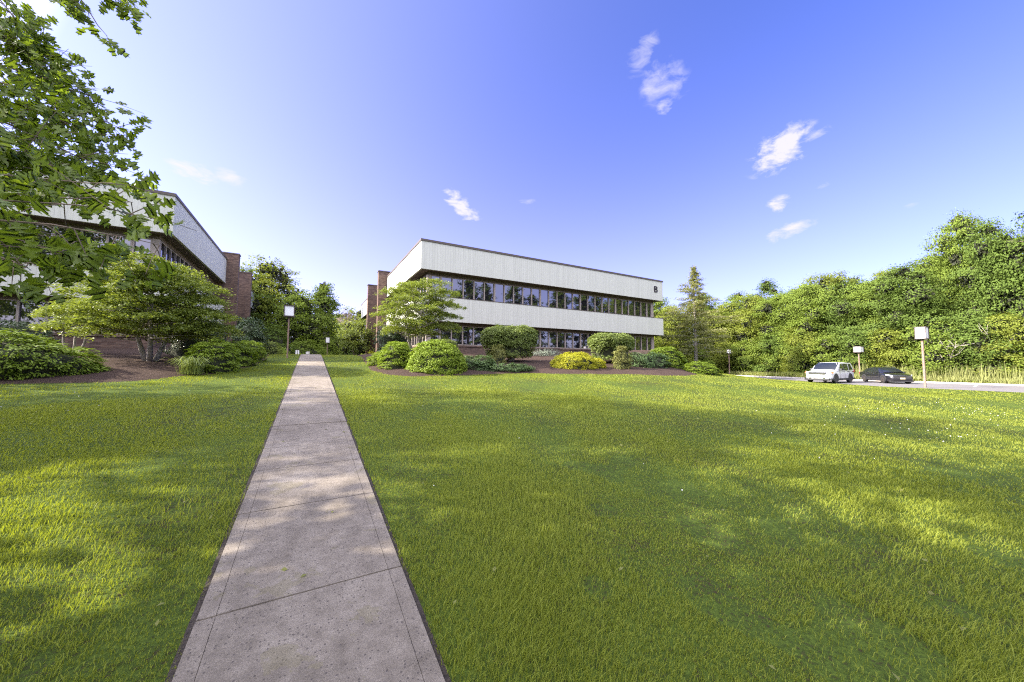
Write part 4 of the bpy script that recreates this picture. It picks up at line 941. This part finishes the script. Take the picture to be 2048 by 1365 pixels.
leafless(53.4, 6.2, 0, 2.6, .1, 3, 72, 'bare pale sapling at the forest edge, right of the large box lamp', M['bark_pale'])
leafless(53.5, 3.4, 0, 2.4, .12, 3, 73, 'forked dead sapling in the reeds near the right edge', M['bark'])

# --- forest beyond the driveway
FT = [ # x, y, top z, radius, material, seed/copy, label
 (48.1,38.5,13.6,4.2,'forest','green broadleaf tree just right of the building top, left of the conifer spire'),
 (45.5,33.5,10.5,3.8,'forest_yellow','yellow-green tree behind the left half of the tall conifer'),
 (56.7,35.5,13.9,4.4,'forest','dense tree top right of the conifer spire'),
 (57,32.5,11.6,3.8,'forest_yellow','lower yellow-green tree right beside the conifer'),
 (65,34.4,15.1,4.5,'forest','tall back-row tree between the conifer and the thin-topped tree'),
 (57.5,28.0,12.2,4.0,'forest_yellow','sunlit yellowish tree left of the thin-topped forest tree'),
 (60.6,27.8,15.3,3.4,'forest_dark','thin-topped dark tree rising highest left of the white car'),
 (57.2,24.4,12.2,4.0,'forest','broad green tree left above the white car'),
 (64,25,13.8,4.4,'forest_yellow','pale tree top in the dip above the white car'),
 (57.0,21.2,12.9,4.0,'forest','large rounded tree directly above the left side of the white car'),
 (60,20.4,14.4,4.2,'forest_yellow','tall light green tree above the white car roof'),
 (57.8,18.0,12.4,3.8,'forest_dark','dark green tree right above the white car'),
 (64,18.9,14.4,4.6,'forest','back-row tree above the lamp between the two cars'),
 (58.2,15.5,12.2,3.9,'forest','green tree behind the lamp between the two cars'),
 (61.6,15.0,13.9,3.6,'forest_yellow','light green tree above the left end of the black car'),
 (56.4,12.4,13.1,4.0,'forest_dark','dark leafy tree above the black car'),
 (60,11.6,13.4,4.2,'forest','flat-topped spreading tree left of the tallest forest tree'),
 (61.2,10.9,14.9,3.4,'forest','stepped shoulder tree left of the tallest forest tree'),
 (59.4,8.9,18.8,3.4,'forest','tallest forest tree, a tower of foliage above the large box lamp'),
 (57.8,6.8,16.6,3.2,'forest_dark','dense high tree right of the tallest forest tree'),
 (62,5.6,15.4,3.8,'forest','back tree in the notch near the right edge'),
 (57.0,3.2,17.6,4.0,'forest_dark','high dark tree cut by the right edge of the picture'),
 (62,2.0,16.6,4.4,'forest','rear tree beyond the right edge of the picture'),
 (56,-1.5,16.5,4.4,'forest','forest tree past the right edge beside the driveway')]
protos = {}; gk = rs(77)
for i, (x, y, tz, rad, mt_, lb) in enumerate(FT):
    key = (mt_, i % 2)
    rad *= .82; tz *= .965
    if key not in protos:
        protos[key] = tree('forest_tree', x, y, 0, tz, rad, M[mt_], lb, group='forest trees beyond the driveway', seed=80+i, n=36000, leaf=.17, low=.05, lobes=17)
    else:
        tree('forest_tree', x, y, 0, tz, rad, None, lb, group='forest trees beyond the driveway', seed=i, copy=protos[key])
US = [(56,27.8,5.5),(55.5,24.3,6),(54.5,21.4,6.5),(54,18.7,5.2),(54.2,15.9,5.8),(53.8,13.2,5.4),(54.0,10.4,5.8),(54.2,7.8,6.2),(54,5.2,6.2),(54.2,2.4,6.4),(54.5,-1,6),(55.5,31.5,5.5),(50.5,33.6,4.5)]
UL = ['left of the distant kerb lamp','between the distant kerb lamp and the white car','to the left above the white car','behind the white car roof','behind the lamp between the cars','behind the left half of the black car','behind the right half of the black car','left of the large box lamp','right of the large box lamp','near the right edge of the picture','past the right edge of the picture','behind the distant kerb lamp','at the foot of the tall conifer']
pr = None
for i, ((x, y, hh_), lb) in enumerate(zip(US, UL)):
    k = ['forest', 'forest_dark', 'forest_yellow'][i % 3]
    kk = ('u', k)
    if kk not in protos: protos[kk] = tree('vine_thicket', x, y, -.3, hh_, 2.6, M[k], 'leafy vine-covered thicket at the forest edge '+lb, 'thicket', 'vine thickets along the forest edge', 110+i, 15000, .17, 0, 12)
    else: tree('vine_thicket', x, y, -.3, hh_, 2.6, None, 'leafy vine-covered thicket at the forest edge '+lb, 'thicket', 'vine thickets along the forest edge', i, copy=protos[kk])
# roadside weeds and reeds
g = rs(120); n = 9000; y = g.uniform(-8, 30, n); x = np.array([kx(v) for v in y])+.6+np.abs(g.normal(0, 1.1, n)); n2 = n
hg = g.uniform(.25, .8, n)+np.where(x > np.array([kx(v) for v in y])+1.6, g.uniform(.3, 1.3, n)*(y < 17), 0)
az = g.uniform(0, 6.28, n); wd = .05
V = np.stack([np.stack([x-wd*np.sin(az), y+wd*np.cos(az), 0*x], 1), np.stack([x+wd*np.sin(az), y-wd*np.cos(az), 0*x], 1), np.stack([x+g.normal(0, .18, n), y+g.normal(0, .18, n), hg], 1)], 1).reshape(-1, 3)
tag(link('roadside_reeds', arr_mesh('roadside_reeds', V, np.arange(3*n).reshape(-1, 3), g.uniform(0, 1, n)), M['reed']), 'pale reeds and tall weeds between the driveway kerb and the forest', 'reeds', kind='stuff')
n = 16000; y = g.uniform(-8, 34, n); x = np.array([kx(v) for v in y])+.55+g.uniform(0, 3.2, n); P = np.stack([x, y, g.uniform(0, .35, n)*(1+.8*nz(np.stack([x, y, 0*x], 1), 1, 5))], 1)
tag(cloud_obj('ground_cover', [leafcloud(g, P, g.normal(size=(n, 3))*.6+[0, 0, 1], .2, .7)], M['forest_yellow'], g=g), 'low weedy ground cover along the far kerb', 'ground cover', kind='stuff')

# ------------------------------------------------------------------ the oak over the camera's left
HALF = [(0, 0), (.04, .08), (.08, .14), (.2, .17), (.3, .27), (.17, .28), (.12, .33), (.14, .4), (.33, .45), (.5, .62), (.35, .61), (.31, .71), (.2, .6), (.13, .61), (.12, .68), (.23, .77), (.29, .95), (.15, .88), (.08, .89), (.04, .99), (0, 1.12)]
HALF = np.array(HALF)
def oakleaves(g, P, D, Nr, size):
    """lobed leaves: base P, tip direction D, face normal Nr"""
    D = unit(D); Nr = unit(Nr-D*(Nr*D).sum(1, keepdims=True)); W = np.cross(Nr, D); k = len(HALF); n = len(P)
    s = (size*g.uniform(.65, 1.2, n))[:, None, None]; fold = g.uniform(.0, .22, (n, 1, 1)); curl = g.uniform(-.05, .25, (n, 1, 1))
    out = []
    lx = HALF[:, 0][None, :, None]; ly = HALF[:, 1][None, :, None]
    for sgn in (1, -1):
        out.append(P[:, None]+s*(sgn*W[:, None]*lx+D[:, None]*ly+Nr[:, None]*(fold*lx-curl*ly*ly)))
    mid = P[:, None]+s*(D[:, None]*ly-Nr[:, None]*(curl*ly*ly))
    V = np.concatenate(out+[mid], 1).reshape(-1, 3); b = np.arange(n)[:, None, None]*3*k; i = np.arange(k-1)[None, :, None]
    F1 = np.concatenate([b+2*k+i, b+i, b+i+1, b+2*k+i+1], 2); F2 = np.concatenate([b+2*k+i+1, b+k+i+1, b+k+i, b+2*k+i], 2)
    return V, np.concatenate([F1, F2], 1).reshape(-1, 4)
BR = [[(-3.69, 6.53, 6.17), (-3.36, 6.48, 5.94), (-3.06, 6.3, 5.55), (-2.91, 6.37, 5.46)], [(-3.66, 6.55, 5.59), (-3.2, 6.23, 5.36), (-2.98, 6.33, 5.3), (-2.76, 6.43, 5.25)], [(-3.4, 6.12, 5.0), (-3.1, 6.28, 5.02), (-2.76, 6.22, 4.93), (-2.42, 6.14, 4.86)], [(-3.2, 5.89, 4.63), (-2.78, 5.88, 4.62), (-2.46, 5.91, 4.57), (-2.05, 5.96, 4.45)], [(-3.04, 5.63, 4.3), (-2.67, 5.6, 4.26), (-2.39, 5.51, 4.19), (-2.21, 5.58, 4.16)], [(-2.75, 5.11, 3.87), (-2.48, 5.02, 3.82), (-2.26, 5.02, 3.74), (-2.05, 5.0, 3.64), (-1.86, 4.96, 3.57)], [(-2.49, 4.56, 3.41), (-2.24, 4.47, 3.39), (-2.07, 4.55, 3.36), (-1.88, 4.53, 3.29)], [(-2.64, 5.39, 5.95), (-2.38, 5.29, 5.62), (-2.14, 5.17, 5.31), (-2.02, 5.12, 5.1), (-1.92, 5.05, 4.97)], [(-2.11, 5.29, 6.01), (-1.98, 5.24, 5.73), (-1.88, 5.17, 5.53)],
 [(-2.1, 3.63, 2.85), (-1.79, 3.58, 2.85), (-1.53, 3.48, 2.84), (-1.34, 3.45, 2.85), (-1.21, 3.39, 2.86)], [(-1.9, 3.29, 2.65), (-1.6, 3.23, 2.58), (-1.37, 3.22, 2.61), (-1.16, 3.19, 2.62), (-1.04, 3.24, 2.61)], [(-1.84, 3.21, 2.46), (-1.55, 3.14, 2.44), (-1.35, 3.12, 2.45), (-1.14, 3.1, 2.43), (-1.0, 3.14, 2.43), (-0.89, 3.18, 2.42)], [(-1.89, 3.3, 2.4), (-1.59, 3.23, 2.35), (-1.35, 3.12, 2.3), (-1.23, 3.17, 2.29), (-1.12, 3.21, 2.26)], [(-1.88, 3.3, 2.26), (-1.58, 3.23, 2.23), (-1.49, 3.28, 2.2), (-1.35, 3.23, 2.16)], [(-1.68, 2.96, 2.1), (-1.49, 2.95, 2.07), (-1.37, 2.89, 2.03), (-1.34, 2.91, 2.0)], [(-2.03, 3.68, 2.73), (-1.74, 3.71, 2.78), (-1.5, 3.71, 2.81), (-1.35, 3.76, 2.89), (-1.21, 3.71, 2.85)], [(-1.92, 3.51, 2.44), (-1.64, 3.54, 2.47), (-1.42, 3.53, 2.48)], [(-1.91, 3.51, 2.29), (-1.64, 3.54, 2.37), (-1.44, 3.62, 2.33), (-1.34, 3.66, 2.29)]]
BR = [[(x, y, z+(.14 if k in (13, 14) else 0)) for x, y, z in b] for k, b in enumerate(BR) if k != 17]
def oak():
    g = rs(200); tx, ty = -5.6, 4.2; r = empty('oak_tree', (tx, ty, h(tx, ty)), 0, 'oak tree with pointed lobed leaves hanging in at the upper left', 'tree')
    z0 = h(tx, ty); O = np.array([tx, ty, z0]); mb = MB()
    mb.tube([(0, 0, -.3), (.05, 0, 2), (0, .1, 6), (.1, 0, 11.5)], [.3, .24, .17, .04], 12)
    P = []; D = []; S = []; Nn = []
    for bi, b in enumerate(BR):
        tw = MB()
        b = [Vector(p)-Vector(O) for p in b]; s = Vector((0, 0, max(1.9, b[0].z-.2))); near = bi > 8
        mb.tube([s, s.lerp(b[0], .5)+Vector((0, 0, .15)), b[0]], [.05, .028, .009], 6, cap=False)
        tw.tube(b, [(.007 if near else .01)*(1-.75*i/(len(b)-1)) for i in range(len(b))], 5)
        nt_ = 9 if near else (13 if bi in (7, 8) else 40)
        for k in range(nt_):
            t = g.uniform(0, 1)**.85*(len(b)-1); i = min(int(t), len(b)-2); p = b[i].lerp(b[i+1], t-i); d = (b[i+1]-b[i]).normalized()
            spread = .17 if near else .22
            if bi in (7, 8): spread = .12
            if bi in (14,): spread = .1
            e = p+Vector((g.normal(0, spread)*.9, g.normal(0, spread), g.normal(-.04, spread*.75)))*(1 if t < len(b)-1.3 else .7)
            tw.tube([p, p.lerp(e, .6)+Vector((0, 0, .02)), e], [.0035, .0025, .0015], 4, cap=False)
            for q in range(5 if near else 5):
                f = g.uniform(.3, 1.0); pp = p.lerp(e, f); dd = (e-p).normalized()*.6+Vector(g.normal(0, .95, 3))+Vector((.35, -.1, -.6))
                pe = pp+dd.normalized()*.03
                P.append(pe); D.append(dd); Nn.append(Vector(g.normal(0, .8, 3))+Vector((.3, -.7, .3))); S.append(.112 if near else .115)
        tw.build('branch', M['bark'], r)
    mb.build('trunk', M['bark'], r, smooth=True)
    P = np.array(P); D = np.array(D); Nn = np.array(Nn); S = np.array(S); print('oak leaves', len(P))
    cloud_obj('leaves', [oakleaves(g, P, D, Nn, S)], M['oak'], r, g)
    # the rest of the crown, outside the picture
    n = 9000; A = []
    for k in range(60):
        a = g.uniform(0, 6.28); q = g.uniform(0, 3.8); A.append((q*math.cos(a)-1.0, q*math.sin(a), g.uniform(3, 12), g.uniform(.5, 1.1)))
    A = np.array(A); A = A[(A[:, 0] < .55*(A[:, 1]*-1)+1.2) | (A[:, 2] > 9.5)]
    j = g.randint(0, len(A), n); Q = A[j, :3]+g.normal(size=(n, 3))*A[j, 3:4]*.55
    w_ = Q+O; azq = np.arctan2(w_[:, 0], w_[:, 1]); dist = np.hypot(w_[:, 0], w_[:, 1]); el = (w_[:, 2]-CAM_H)/dist
    Q = Q[(azq < R(-30)) | (azq > R(120)) | (el > 1.6)]
    cloud_obj('crown', [leafcloud(g, Q, g.normal(size=Q.shape)*.7+[0, 0, 1], .26, .7)], M['oak'], r, g)
oak()
# trees standing left of and behind the camera: they throw the dappled shade and show in the window glass
SH = [(-13, 3.5, 10.5, 3.4), (-12, -4.5, 11, 3.6), (-16, 12.8, 14.5, 3.2), (-24, 3, 15, 3.8), (-25, 16.5, 24, 3.6), (-20, -9, 14, 4.5)]
p0 = None
for i, (x, y, hh_, rad) in enumerate(SH):
    lb = 'shade tree standing left of the lawn outside the picture'
    if p0 is None: p0 = tree('shade_tree', x, y, h(x, y), hh_, rad, M['forest'], lb, group='shade trees outside the picture', seed=301, n=6800, leaf=.24, low=.3, lobes=19, inner=60)
    else: tree('shade_tree', x, y, h(x, y), hh_, rad, None, lb, group='shade trees outside the picture', seed=i*3, copy=p0)
gq = rs(400)
for i, (x, y, hh_, rad) in enumerate([(14+i*5.2+gq.uniform(-1.2, 1.2), -15-gq.uniform(0, 5), gq.choice([15, 16.5, 18, 20, 22]), gq.uniform(2.4, 3.6)) for i in range(16)]+[(-6, -24, 13, 4), (0, -28, 16, 4.5), (8, -26, 12, 4)]):
    if i == 0: p1 = tree('shade_tree', x, y, h(x, y), hh_, rad, M['forest_dark'], 'tree behind the camera mirrored in the windows', group='trees behind the camera', seed=302, n=9000, leaf=.32, low=.0, lobes=22, inner=4)
    else: tree('shade_tree', x, y, h(x, y), hh_, rad, None, 'tree behind the camera mirrored in the windows', group='trees behind the camera', seed=i*5+1, copy=p1)
print('objects', len(bpy.data.objects))
